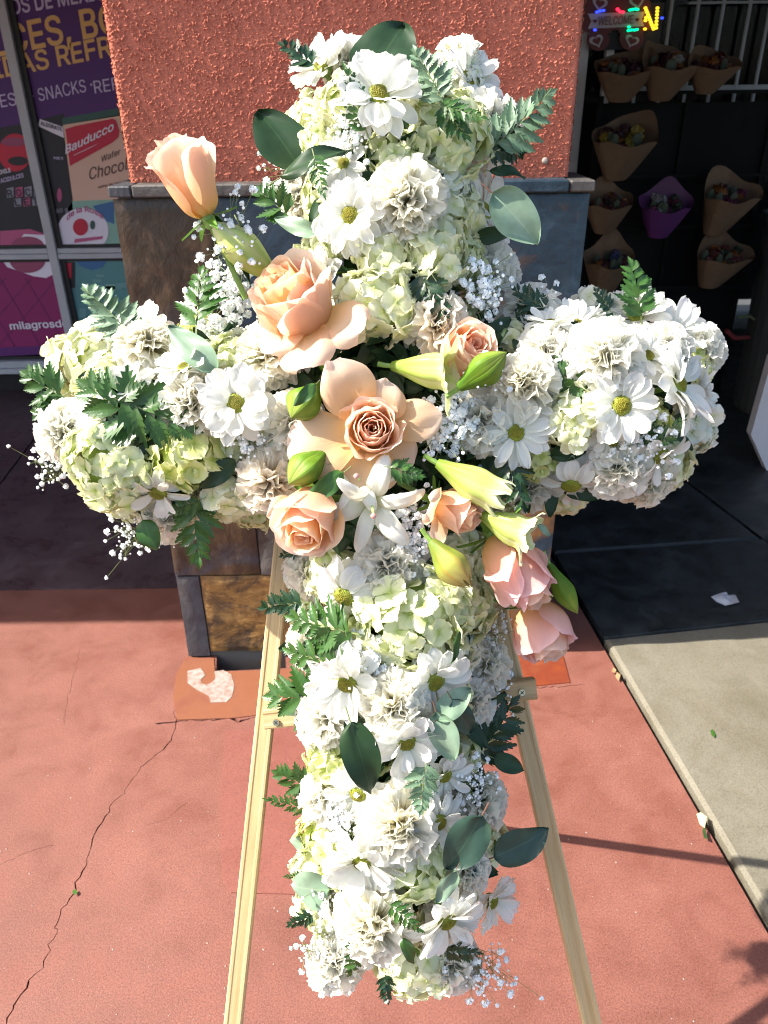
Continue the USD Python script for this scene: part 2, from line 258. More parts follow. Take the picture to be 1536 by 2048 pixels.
obj('repainted_patch', slab([atz(*p)[:2] for p in [(985, 1292), (1118, 1290), (1128, 1320), (1140, 1366), (1060, 1374), (985, 1378)]], 0, .003), PATCHR, kind='structure')
obj('repainted_patch', slab([atz(*p)[:2] for p in [(452, 1462), (620, 1450), (650, 1775), (610, 1790), (462, 1786), (446, 1760), (440, 1600)]], 0, .0025), ground_mat('fresh_red_paint', (.18, .056, .04), (.195, .061, .044), (.21, .068, .049), .5, .8, (1.1, 1.1, 1.1), (.93, .92, .92)), kind='structure')
r = np.random.default_rng(5); ms = []
for _ in range(420):
    p = atz(-100 + 1500 * r.random(), 1300 + 900 * r.random() ** .8); q = .0006 + .0016 * r.random() ** 3; n_ = 6; a_ = np.linspace(0, 2 * PI, n_, endpoint=False); rr_ = q * (.6 + .8 * r.random(n_))
    if p[0] > -.5 and (p[:2] - J0) @ jn > -.02: continue
    ms.append((np.vstack([np.c_[p[0] + rr_ * np.cos(a_), p[1] + rr_ * np.sin(a_), np.full(n_, .0005)], [[p[0], p[1], .0005 + q * .7]]]), np.array([[i, (i + 1) % n_, n_] for i in range(n_)])))
obj('grit', join(ms), plain('pale_grit', (.34, .26, .22), .8), label='pale grit and tiny stones strewn over the red pavement', cat='grit', kind='stuff')
ring = [(378, 1345), (400, 1340), (408, 1352), (398, 1362), (404, 1372), (420, 1372), (434, 1360), (432, 1346), (446, 1344), (460, 1352), (466, 1372), (462, 1394), (452, 1404), (424, 1405), (420, 1392), (396, 1380), (378, 1366)]
sm = Polygon([atz(*p)[:2] for p in ring]).buffer(.012).buffer(-.008)
obj('chalk_smear', slab(sm.exterior.coords, .003, .0042), CHALK, label='whitish smear on the orange patch at the foot of the pillar', cat='smear')

# arcade roof over the walkway, its edge flush with the pillar
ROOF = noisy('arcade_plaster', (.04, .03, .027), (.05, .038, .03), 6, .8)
YP, ZB = 1.915, 2.35
t = thing('arcade_roof', 'dark covered roof above the shaded shop walkway', 'roof')
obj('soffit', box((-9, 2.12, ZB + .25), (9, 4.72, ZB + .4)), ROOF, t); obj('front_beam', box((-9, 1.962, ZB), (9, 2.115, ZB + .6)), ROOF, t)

# ---- pillar: rough stucco above, slate tiles below
def slate(name, a, b, patch, scale, stretch, cut=.56, rough=.4, rough2=.65):
    """split slate: fine ramp a, mottled by broad patches of ramp b, ripple relief along the cleavage"""
    n = {'g': ('geometry', {}), 'm': ('mapping', {'scale': stretch}), 'n': ('noise_texture', {'scale': scale, 'detail': 8, 'roughness': .72, 'distortion': .7}), 'ra': ('rgb_ramp', {'ramp': [(.3, a[0]), (.5, a[1]), (.72, a[2])]}), 'rb': ('rgb_ramp', {'ramp': [(.3, b[0]), (.5, b[1]), (.72, b[2])]}),
         'l': ('noise_texture', {'scale': patch, 'detail': 7, 'roughness': .65, 'distortion': .9}), 'lm': ('map_range', {'from_min': cut - .05, 'from_max': cut + .06, 'clamp': True}), 'mx': ('mix_color', {}),
         'k': ('noise_texture', {'scale': scale * 3, 'detail': 7, 'roughness': .6, 'distortion': .4}), 'u': ('bump', {'strength': .6, 'distance': .006}), 'q': ('map_range', {'from_min': .3, 'from_max': .7, 'to_min': rough, 'to_max': rough2, 'clamp': True}), 'p': ('principled_bsdf', {})}
    return mat(name, n, [('g.position', 'm.vector'), ('m.vector', 'n.vector'), ('m.vector', 'k.vector'), ('g.position', 'l.vector'), ('n.fac', 'ra.fac'), ('n.fac', 'rb.fac'), ('l.fac', 'lm.value'), ('lm.result', 'mx.fac'), ('ra.color', 'mx.a'), ('rb.color', 'mx.b'), ('mx.result', 'p.base_color'),
               ('k.fac', 'u.height'), ('u.normal', 'p.normal'), ('n.fac', 'q.value'), ('q.result', 'p.roughness')])
BRN = [(.012, .008, .005), (.034, .02, .01), (.13, .075, .032)]; BLU = [(.007, .017, .027), (.015, .034, .05), (.04, .068, .088)]; GLD = [(.035, .022, .01), (.19, .1, .026), (.36, .22, .07)]; RST = [(.08, .03, .012), (.17, .08, .025), (.22, .13, .06)]; GRY = [(.03, .028, .027), (.065, .06, .055), (.13, .115, .1)]; CHR = [(.016, .018, .022), (.035, .038, .045), (.08, .08, .08)]
SL = {'brown': slate('brown_slate', BRN, CHR, 3.2, 8, (1.5, 1, .8), .58, .3, .5), 'slate': slate('blue_slate', BLU, RST, 2.1, 9, (1, 1, 1.3), .68, .3, .5), 'gold': slate('golden_slate', GLD, BRN, 6, 9, (.8, 1, 2.0), .52),
      'rust': slate('rust_slate', RST, BLU, 4, 9, (1, 1, 1), .55), 'grey': slate('grey_slate', GRY, BRN, 5, 8, (1, 1, 1.2), .58), 'char': slate('charcoal_slate', CHR, GRY, 5, 9, (1, 1, .8), .6)}
STUCCO = noisy('red_stucco', (.36, .112, .07), (.42, .135, .088), 12, .9, .35, 320, bdist=.0015)
GROUT = plain('grout', (.12, .105, .09), .9)
xl, xr = aty(222, 400, YP)[0], aty(1181, 400, YP)[0]
zt = aty(700, 388, YP)[2]
pil = thing('pillar', 'terracotta stucco pillar with slate tile base behind the flower cross', 'pillar')
obj('core', box((xl + .012, YP + .014, -.1), (xr - .012, YP + 1.0, zt - .002)), GROUT, pil)
def tile(x0, x1, z0, z1, m, seed, depth=.013, name='stone_tile'):
    """a split slate tile: rough face, chipped edges"""
    nx, nz = max(4, int((x1 - x0) / .014)), max(4, int((z1 - z0) / .014)); X, Z = np.meshgrid(np.linspace(x0, x1, nx), np.linspace(z0, z1, nz))
    e = np.minimum.reduce([X - x0, x1 - X, Z - z0, z1 - Z]); q = np.stack([X * 9 + seed * 3.1, Z * 9, np.full_like(X, seed)], -1)
    Y = YP - .007 * (meshkit.fbm(q, 5, seed) - .5) * 2 - .003 * (np.abs(meshkit.fbm(q * [1.4, .5, 1] + 3, 3, seed + 1) - .5) * 2) + .005 * (1 - np.clip(e / .012, 0, 1)) ** 2
    P = np.stack([X, Y, Z], -1); v, f = grid(P); n = len(v)
    ring = np.r_[np.arange(nx), np.arange(1, nz) * nx + nx - 1, (nz - 1) * nx + np.arange(nx - 2, -1, -1), np.arange(nz - 2, 0, -1) * nx]
    vb = v[ring].copy(); vb[:, 1] = YP + depth; k = np.arange(len(ring)); k2 = (k + 1) % len(ring)
    f = np.vstack([f, np.stack([ring[k], n + k, ring[k2]], 1), np.stack([ring[k2], n + k, n + k2], 1)])
    return obj(name, (np.vstack([v, vb]), f), SL[m], pil, 40)
g = .0025
xa = lambda px, py: aty(px, py, YP)[0]
zr = [.004, aty(450, 1152, YP)[2], .66, 1.02, zt - .003]
rows = [[(xl, 'char'), (xa(409, 1230), 'gold'), (-.22, 'brown'), (.1, 'slate'), (.36, 'rust'), (xr, 0)],
        [(xl, 'brown'), (xa(512, 1060), 'grey'), (-.1, 'gold'), (.2, 'slate'), (.38, 'rust'), (xr, 0)],
        [(xl, 'brown'), (-.38, 'slate'), (-.05, 'brown'), (.22, 'rust'), (xr, 0)],
        [(xl, 'brown'), (xa(428, 480), 'slate'), (-.1, 'char'), (.17, 'slate'), (xr, 0)]]
for i, row in enumerate(rows):
    for (a, m), (b, _) in zip(row[:-1], row[1:]):
        z0 = zr[i] if not (i == 0 and m == 'gold') else .022
        tile(a + g, b - g, z0 + g, zr[i + 1] - g, m, int(100 * i + 10 * abs(a) + 7))
# right tile: the lower half is rust, as one split face
lx = [aty(213, 378, YP - .014)[0], aty(265, 376, YP)[0], -.24, .1, aty(1138, 362, YP)[0], aty(1194, 360, YP - .014)[0]]
for k, (a, b) in enumerate(zip(lx[:-1], lx[1:])):
    obj('ledge_stone', box((a + .002, YP - .014 - .003 * (k % 2), zt), (b - .002, YP + .2, zt + .024 + .002 * (k % 2)), .003), SL[['char', 'grey', 'slate', 'slate', 'grey'][k]], pil)
# stucco shaft with real lumps: front face and the two sides
sx0, sx1, YS = aty(263, 372, YP + .055)[0], aty(1135, 352, YP + .055)[0], YP + .045
def stucco_face(nx, nz, x0, x1, z0, z1, seed):
    X, Z = np.meshgrid(np.linspace(x0, x1, nx), np.linspace(z0, z1, nz)); q = np.stack([X, Z * 1.1, np.zeros_like(X)], -1)
    w = meshkit.fbm(q * 30 + 5, 2, seed + 3)[..., None] * .9
    n1 = meshkit.noise(q * [175, 235, 1] + w * 3.5, seed); n2 = meshkit.noise(q * 340 + w * 2 + 9, seed + 1); n3 = meshkit.fbm(q * 7, 3, seed + 5)
    h = sstep(.52, .64, n1 * .66 + n2 * .34) * .0021 * (.55 + .8 * n3) + sstep(.6, .8, n2) * .0015 + .003 * (n3 - .5) + .0008 * meshkit.noise(q * 300, seed + 8)
    return X, Z, h
X, Z, h = stucco_face(860, 440, sx0, sx1, zt + .026, 1.86, 11)
e = np.minimum(X - sx0, sx1 - X); P = np.stack([X, YS - h + .008 * (1 - np.clip(e / .012, 0, 1)) ** 2, Z], -1)
obj('stucco_shaft', grid(P), STUCCO, pil, True)
for sx, sd, od in ((sx0, 21, -1), (sx1, 22, 1)):
    Yg, Zg, h = stucco_face(110, 170, YS + .006, YS + .36, zt + .026, 1.86, sd); P = np.stack([sx + od * (h - .0008), Yg, Zg], -1)
    obj('stucco_side', grid(P if od > 0 else P[:, ::-1]), STUCCO, pil, True)
obj('shaft_core', box((sx0 + .004, YS + .006, zt + .026), (sx1 - .004, YS + .9, ZB + .3)), STUCCO, pil)
obj('bare_chip', ico(np.array(aty(1090, 321, YS - .004)), .0075, 1), CHALK, pil)

# ---- shop front behind the walkway
YW = 4.5
ALU = noisy('aluminium_frame', (.36, .37, .4), (.42, .43, .46), 8, .4); ALUD = plain('dark_aluminium', (.1, .11, .12), .4); GASK = plain('black_gasket', (.01, .01, .011), .6)
GLASS = mat('window_glass', {'f': ('fresnel', {'IOR': 1.15}), 't': ('transparent_bsdf', {'color': (.93, .95, .95)}), 'g': ('glossy_bsdf', {'roughness': .01}), 'm': ('mix_closure', {})},
            [('f.fac', 'm.fac'), ('t.BSDF', 'm.closure1'), ('g.BSDF', 'm.closure2')], 'm.closure')
mx0, mx1 = aty(38, 220, YW)[0], aty(57, 220, YW)[0]
zt0, zt1 = aty(60, 518, YW)[2], aty(60, 497, YW)[2]
zs0, zs1 = aty(60, 744, YW)[2], aty(60, 719, YW)[2]
wf = thing('shop_window', 'aluminium framed shop window full of printed posters left of the pillar', 'window')
XL, XR, ZT = -4.2, -.2, 2.55
obj('mullion', box((mx0, YW - .02, zs1), (mx1, YW + .06, ZT), .003), ALU, wf)
for a, b in ((XL, mx0 - .002), (mx1 + .002, XR)):
    obj('transom', box((a, YW - .012, zt0 + .03), (b, YW + .05, zt1), .003), ALU, wf); obj('transom', box((a, YW - .016, zt0), (b, YW + .05, zt0 + .028), .003), ALU, wf)
    obj('gasket', box((a, YW + .006, zt1 + .001), (b, YW + .02, zt1 + .017)), GASK, wf); obj('gasket', box((a, YW + .006, zt0 - .017), (b, YW + .02, zt0 - .001)), GASK, wf)
    obj('gasket', box((a, YW + .006, zs1 + .001), (b, YW + .02, zs1 + .017)), GASK, wf)
    for z0, z1 in ((zs1, zt0), (zt1, ZT)): obj('pane', box((a, YW + .022, z0 + .002), (b, YW + .027, z1 - .002)), GLASS, wf)
obj('gasket', box((mx1 + .001, YW + .003, zs1), (mx1 + .03, YW + .021, ZT)), GASK, wf)
obj('sill', box((XL, YW - .03, zs0 + .035), (XR, YW + .06, zs1 - .002), .004), ALU, wf); obj('sill', box((XL, YW - .04, zs0), (XR, YW + .06, zs0 + .033), .004), ALU, wf)
obj('kick_plate', box((XL, YW, -.1), (XR, YW + .06, zs0 - .002)), DARK, wf)

INK = {k: plain('print_' + k, tuple(x * 1.0 for x in c), .55) for k, c in dict(purple=(.065, .006, .14), magenta=(.24, .004, .1), plum=(.1, .008, .13), gold=(.7, .42, .14), lilac=(.55, .48, .7), black=(.01, .011, .018), cream=(.7, .45, .34), red=(.5, .008, .04), white=(.75, .7, .8),
       teal=(.085, .24, .25), tealb=(.13, .3, .3), mint=(.24, .44, .36), pink=(.45, .08, .2), brown=(.07, .025, .025), blue=(.04, .14, .32), green=(.025, .09, .07), grey=(.24, .24, .3), rose=(.28, .05, .12), mortar=(.13, .003, .08)).items()}
LAY = [YW + .060]
def pplane(px, layer): return aty(px[0], px[1], YW + .0205 - layer * .0013)
def flat(name, pts, m, parent, layer, **k):
    """a printed area on the poster sheet, .9 mm thick"""
    P = np.array([pplane(p, layer) for p in pts]); Y = P[0, 1]; v, f = slab(P[:, [0, 2]], 0, .0009)
    return obj(name, (np.c_[v[:, 0], Y - v[:, 2], v[:, 1]], f[:, ::-1]), INK[m], parent, **k)
def rect(x0, y0, x1, y1): return [(x0, y1), (x1, y1), (x1, y0), (x0, y0)]
def ell(cx, cy, rx, ry, n=28, a0=0, a1=2 * PI): return [(cx + rx * math.cos(a), cy + ry * math.sin(a)) for a in np.linspace(a0, a1, n, endpoint=a1 - a0 < 6)]
def write(text, x0, y0, x1, y1, hpx, m, parent, layer, bold=True, italic=0.0, arc=0.0):
    """lettering whose baseline runs between two marks of the photograph, on the poster's plane"""
    A, B = pplane((x0, y0), layer), pplane((x1, y1), layer); H = pplane((x0, y0 - hpx), layer)[2] - A[2]
    tmh = meshkit.text_mesh(text, 1.0, .0009, bold); v = np.array(tmh.vertices); w = v[:, 0].max() - v[:, 0].min(); s = (v[:, 0] - v[:, 0].min()) / w
    X = A[0] + (B[0] - A[0]) * s + italic * v[:, 1] * H; Z = A[2] + (B[2] - A[2]) * s + v[:, 1] * H + arc * H * (1 - (2 * s - 1) ** 2)
    return obj('lettering', (np.c_[X, A[1] - v[:, 2], Z], np.array(tmh.faces)[:, ::-1]), INK[m], parent)
# upper poster sheet
p1 = thing('window_poster', 'dark purple poster with gold and lilac Spanish lettering in the upper window', 'poster')
flat('sheet', [(-260, -260), (420, -330), (420, 180), (250, 222), (60, 262), (-260, 305)], 'purple', p1, 0)
write('OS DE MEXICO', 24, 29, 232, -6, 30, 'lilac', p1, 2); write('PRODUCT', -150, 52, 0, 33, 30, 'lilac', p1, 2)
write('DULCES, BOTANAS', -93, 130, 445, 22, 55, 'gold', p1, 2); write('BEBIDAS REFRESCANTES', -92, 174, 470, 62, 38, 'gold', p1, 2)
write('CANDIES', -92, 230, 34, 210, 25, 'lilac', p1, 2, False); write('· SNACKS ·', 66, 205, 186, 181, 25, 'lilac', p1, 2, False); write('REFRESHMENTS', 190, 187, 420, 150, 25, 'lilac', p1, 2, False)
p2 = thing('candy_poster', 'black candy bag poster with patchwork white letters left in the window', 'poster')
flat('sheet', [(-60, 266), (60, 245), (128, 226), (146, 420), (150, 492), (8, 492), (-60, 492)], 'black', p2, 1)
flat('label_strip', [(76, 252), (80, 238), (126, 254), (128, 276)], 'white', p2, 3); write('ALEGRATE', 82, 250, 125, 263, 8, 'black', p2, 5)
flat('print_blob', ell(30, 305, 33, 38), 'red', p2, 3); flat('print_blob', ell(28, 284, 26, 9), 'rose', p2, 4); flat('print_blob', ell(36, 322, 20, 9), 'black', p2, 5)
for k, (ch, c) in enumerate(zip('ROCKA', 'gmggk')):
    x = 14 + 18 * k; flat('letter_tile', [(x, 396 - k), (x + 14, 394 - k), (x + 13, 374 - k), (x - 1, 377 - k)], {'g': 'grey', 'm': 'pink', 'k': 'brown'}[c], p2, 3); write(ch, x + 2, 394 - k, x + 12, 393 - k, 14, 'black', p2, 5)
for k, (ch, c) in enumerate(zip('LETA', 'gpgk')):
    x = 29 + 18 * k; flat('letter_tile', [(x, 414 - k), (x + 14, 412 - k), (x + 13, 396 - k), (x - 1, 398 - k)], {'g': 'grey', 'p': 'pink', 'k': 'brown'}[c], p2, 3); write(ch, x + 2, 412 - k, x + 12, 411 - k, 13, 'black', p2, 5)
write('CHILE', -2, 349, 22, 344, 8, 'white', p2, 4); write('ACIDULCES', 2, 366, 48, 354, 8, 'lilac', p2, 4); write('NET', 108, 318, 128, 320, 5, 'lilac', p2, 4); write('580 g', 106, 428, 136, 422, 8, 'grey', p2, 4)
flat('candy_piece', ell(119, 390, 5, 14), 'pink', p2, 3)
p3 = thing('wafer_poster', 'cream chocolate wafer box printed in the window beside the pillar', 'poster')
flat('top_band', [(124, 236), (300, 205), (300, 222), (126, 250)], 'green', p3, 2)
flat('sheet', [(126, 250), (300, 218), (330, 395), (146, 402)], 'cream', p3, 2)
flat('logo_shield', [(131, 258), (150, 252), (226, 237), (232, 241), (239, 262), (237, 274), (225, 285), (180, 310), (140, 332)], 'red', p3, 4)
write('Bauducco', 131, 308, 227, 260, 17, 'white', p3, 6, True, .25); flat('swoosh', [(146, 311), (198, 286), (180, 296), (150, 310)], 'white', p3, 6)
write('Wafer', 202, 325, 240, 309, 13, 'brown', p3, 4, False, .25); write('Chocolate', 178, 360, 288, 330, 24, 'brown', p3, 4, False, .25); write('wafer de chocolate', 196, 377, 262, 362, 5, 'brown', p3, 4, False)
p4 = thing('candy_disc_poster', 'round pink and white candy label printed low in the upper window pane', 'poster')
flat('sheet', [(146, 400), (330, 388), (330, 494), (114, 494), (112, 455)], 'mint', p4, 1); flat('print_wedge', [(186, 412), (228, 402), (228, 448), (205, 440)], 'blue', p4, 2)
flat('print_disc', ell(166, 462, 51, 46, 40), 'white', p4, 3); flat('fruit', ell(161, 454, 15, 17), 'red', p4, 5); flat('fruit_leaf', ell(185, 450, 5, 9), 'green', p4, 5)
write('de la Rosa', 134, 442, 206, 438, 11, 'pink', p4, 5, True, .1, 1.5); flat('ribbon', [(148, 486), (204, 478), (206, 472), (150, 478)], 'pink', p4, 5)
p5 = thing('pink_poster', 'magenta brick pattern poster with small white web address in the lower pane', 'poster')
flat('sheet', [(-300, 521), (113, 517), (142, 706), (-300, 726)], 'magenta', p5, 1)
flat('splash', [(0, 462), (60, 458), (95, 470), (96, 492), (0, 494)], 'pink', p5, 2); flat('splash', [(30, 492), (48, 468), (88, 470), (96, 493)], 'white', p5, 3); flat('candy_ball', ell(55, 492, 33, 19, 24, PI, 2 * PI), 'rose', p5, 4)
flat('splash', [(5, 520), (110, 518), (108, 548), (92, 556), (66, 552), (14, 534)], 'white', p5, 2); flat('candy_ball', ell(55, 519, 36, 27, 24, 0, PI), 'rose', p5, 4)
for k in range(9):   # mortar lines of the printed brickwork
    for d, sg in ((0, 1), (0, -1)):
        x0 = -120 + 52 * k; a, b = (x0, 706), (x0 + sg * 150 + (0 if sg > 0 else 60), 556)
        if sg > 0: b = (x0 + 130, 556)
        q = [(min(max(px, -300), 112 + (py - 517) * .153), py) for px, py in (a, (a[0] + 2, a[1]), (b[0] + 2, b[1]), b)]
        if len({round(u[0]) for u in q}) > 1 and q[1][0] > q[0][0] and q[2][0] > q[3][0]: flat('printed_joint', q, 'mortar', p5, 2)
flat('bottom_band', [(-300, 706), (136, 690), (142, 706), (-300, 726)], 'plum', p5, 3)
write('milagrosdemexico', 21, 659, 214, 649, 14, 'white', p5, 4)
p6 = thing('teal_poster', 'teal pixel pattern poster in the lower pane beside the pillar', 'poster')
flat('sheet', [(124, 519), (330, 512), (360, 690), (150, 706)], 'teal', p6, 1); flat('bottle_print', [(130, 524), (150, 524), (150, 576), (138, 576)], 'black', p6, 3); flat('bottle_print', [(132, 526), (143, 526), (143, 556), (134, 556)], 'red', p6, 4)
flat('label_print', [(150, 520), (216, 518), (205, 534), (185, 541), (160, 532)], 'blue', p6, 3)
rr = random.Random(4)
for k in range(26):
    x, y = 154 + rr.random() * 130, 545 + rr.random() * 130; w, hh = 8 + rr.random() * 26, 5 + rr.random() * 14; flat('pixel_block', rect(x, y, x + w, y + hh), rr.choice(['tealb', 'tealb', 'mint']), p6, 2 + k % 3)

# right: door bay with security bars, dark shop behind
IN = plain('shop_interior', (.004, .004, .005), .8, specular_ior_level=.1)
db = thing('barred_shop_door', 'dark glazed shop entrance with thin upright security bars', 'door')
for x0p, x1p in ((1164, 1184), (1222, 1236)):
    a, b = aty(x0p, 20, YW)[0], aty(x1p, 20, YW)[0]; obj('door_post', box((a, YW - .02, .0), (b, YW + .05, ZT), .003), ALU, db)
barx = [aty(x, 20, YW)[0] for x in (1286, 1338, 1391, 1441, 1494, 1534, 1585, 1640)]
BAR = plain('painted_bar', (.2, .23, .26), .5)
for x in barx: obj('security_bar', tube([(x, YW - .03, .55), (x, YW - .03, ZT)], .009, 8), BAR, db)
zb = aty(1480, 175, YW)[2]
obj('cross_bar', box((barx[0] - .1, YW - .037, zb - .012), (barx[-1], YW - .024, zb + .012)), BAR, db); zb2 = aty(1480, 6, YW)[2]; obj('cross_bar', box((barx[2] - .05, YW - .037, zb2 - .005), (barx[-1], YW - .024, zb2 + .005)), BAR, db)
obj('pane', box((barx[0] - .4, YW + .03, .1), (5.2, YW + .036, ZT)), GLASS, db)
t = thing('shop_interior', 'unlit dark interior behind the shop glass', 'interior')
obj('back_wall', box((-5, 7, -.1), (9, 7.1, 2.8)), IN, t); obj('side_wall', box((-5.1, YW + .09, -.1), (-5, 7, 2.8)), IN, t); obj('ceiling', box((-5, 4.73, 2.62), (9, 7, 2.75)), IN, t); obj('poster_backing', box((XL, YW + .075, zs0), (XR, YW + .085, ZT)), IN, t)
t = thing('shop_wall', 'dark wall above the shop windows', 'wall')
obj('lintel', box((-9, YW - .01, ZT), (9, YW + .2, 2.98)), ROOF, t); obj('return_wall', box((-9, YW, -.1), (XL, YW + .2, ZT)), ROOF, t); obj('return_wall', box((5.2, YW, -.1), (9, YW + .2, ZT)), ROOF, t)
# welcome board and LED sign in the door glass
WELB = {'maroon': plain('sign_maroon', (.11, .018, .02), .6), 'white': plain('sign_white', (.42, .38, .4), .6), 'heart': plain('sign_heart_red', (.13, .02, .02), .6), 'tan': plain('sign_brown_letter', (.2, .11, .1), .6)}
YG = YW - .06
def fl(name, pts, m, parent, dy, th=.006):
    P = np.array([aty(p[0], p[1], YG) for p in pts]); v, f = slab(P[:, [0, 2]], 0, th); return obj(name, (np.c_[v[:, 0], YG - dy - v[:, 2], v[:, 1]], f[:, ::-1]), m, parent)
def heart(cx, cy, r, tilt=0.0):
    out = []
    for a in np.linspace(0, 2 * PI, 26, endpoint=False):
        x = 16 * math.sin(a) ** 3 / 17; y = -(13 * math.cos(a) - 5 * math.cos(2 * a) - 2 * math.cos(3 * a) - math.cos(4 * a)) / 17
        out.append((cx + r * (x * math.cos(tilt) - y * math.sin(tilt)), cy + r * (x * math.sin(tilt) + y * math.cos(tilt))))
    return out
ws = thing('welcome_board', 'maroon board with a white welcome ribbon and hearts on the shop door', 'sign')
bp = Polygon(rect(1178, -60, 1286, 66)).union(shapely.union_all([shapely.Point(x, y).buffer(r) for x, y, r in ((1180, 28, 14), (1176, 50, 14), (1196, 80, 22), (1290, 50, 12), (1290, 30, 12), (1262, 78, 24), (1186, 12, 16), (1284, 10, 16))]))
bp = bp.difference(Polygon(rect(1221, 60, 1236, 110)))
fl('board', list(bp.exterior.coords)[:-1], WELB['maroon'], ws, 0, .012)
fl('ribbon', [(1174, 58), (1181, 43), (1174, 28), (1288, 24), (1282, 38), (1286, 53)], WELB['white'], ws, .013, .005)
for cx, cy, sc, tl in ((1198, 8, 16, .2), (1272, 4, 16, -.2), (1192, 82, 15, -.35), (1262, 82, 15, .35)):
    fl('heart_frame', heart(cx, cy, sc, tl), WELB['white'], ws, .013, .004); fl('heart', heart(cx, cy, sc * .6, tl), WELB['heart'], ws, .018, .003)
for cx, cy in ((1188, 43), (1272, 40)): fl('heart', heart(cx, cy, 4.5), WELB['heart'], ws, .019, .002)
A, B = aty(1195, 51, YG - .02), aty(1266, 47, YG - .02); q = meshkit.text_mesh('WELCOME', 1.0, .002, True); v = np.array(q.vertices); w = np.ptp(v[:, 0]); H = aty(1195, 34, YG - .02)[2] - A[2]
sv = (v[:, 0] - v[:, 0].min()) / w; obj('lettering', (np.c_[A[0] + (B[0] - A[0]) * sv, YG - .02 - v[:, 2], A[2] + (B[2] - A[2]) * sv + v[:, 1] * H], np.array(q.faces)[:, ::-1]), WELB['tan'], ws)
LED = {k: mat('led_' + k, {'e': ('emission', {'color': c, 'strength': st})}, [], 'e.emission') for k, c, st in (('yellow', (1, .55, .02), 1.2), ('green', (.0, .9, .35), .8), ('red', (1, .02, .06), 1.0), ('blue', (.03, .06, 1), 1.0))}
led = thing('led_sign', 'small LED sign with yellow blue green and red lights beside the welcome board', 'sign')
obj('back_panel', box(aty(1180, 100, YG + .012) + np.array([0, 0, 0]), aty(1330, 5, YG + .012) + np.array([0, .012, 0])), GASK, led)
dots = [('blue', [(1194, 24), (1200, 22), (1207, 21), (1190, 60), (1324, 36)]), ('red', [(1236, 20), (1240, 23), (1246, 24), (1235, 18)]), ('green', [(1260, 20), (1265, 19), (1271, 18), (1275, 19), (1258, 54), (1257, 61), (1263, 60), (1269, 60), (1274, 59)]),
        ('yellow', [(1290 + 16 * k / 9 + 1, 16 + 42 * k / 9) for k in range(10)] + [(1315 - 3 * k / 6, 16 + 40 * k / 6) for k in range(7)] + [(1292, 35), (1291, 41), (1290, 58)])]
for c, ps in dots:
    for p in ps: obj('light_dot', tm(trimesh.creation.icosphere(1, .0068).apply_transform(np.diag([1.3, .5, .85, 1])).apply_translation(aty(p[0], p[1], YG - .04))), LED[c], led)

# wrapped bouquets hanging on a dark rack
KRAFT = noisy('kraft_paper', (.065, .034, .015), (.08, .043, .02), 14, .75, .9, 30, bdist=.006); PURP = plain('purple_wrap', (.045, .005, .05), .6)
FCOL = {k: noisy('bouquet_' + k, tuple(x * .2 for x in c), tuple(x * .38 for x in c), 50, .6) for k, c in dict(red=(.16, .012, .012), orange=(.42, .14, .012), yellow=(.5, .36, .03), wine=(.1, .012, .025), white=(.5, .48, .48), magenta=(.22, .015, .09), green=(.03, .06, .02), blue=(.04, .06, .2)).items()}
YB = 4.05
rk = thing('flower_rack', 'black wire flower display rack holding wrapped bouquets in the shade', 'rack')
RK = plain('rack_black', (.004, .0045, .005), .7, specular_ior_level=.1)
rx0, rx1 = aty(1190, 300, YB + .2)[0], aty(1530, 300, YB + .2)[0]
for x in (rx0, (rx0 + rx1) / 2, rx1): obj('upright', box((x - .012, YB + .18, 0), (x + .012, YB + .2, aty(1350, 190, YB + .2)[2])), RK, rk)
for py in (185, 352, 455, 575, 690): zz = aty(1350, py, YB + .1)[2]; obj('shelf_rail', box((rx0, YB + .1, zz - .008), (rx1, YB + .118, zz + .008)), RK, rk)
obj('back_sheet', box((rx0, YB + .203, .15), (rx1, YB + .209, aty(1350, 205, YB + .2)[2])), RK, rk)
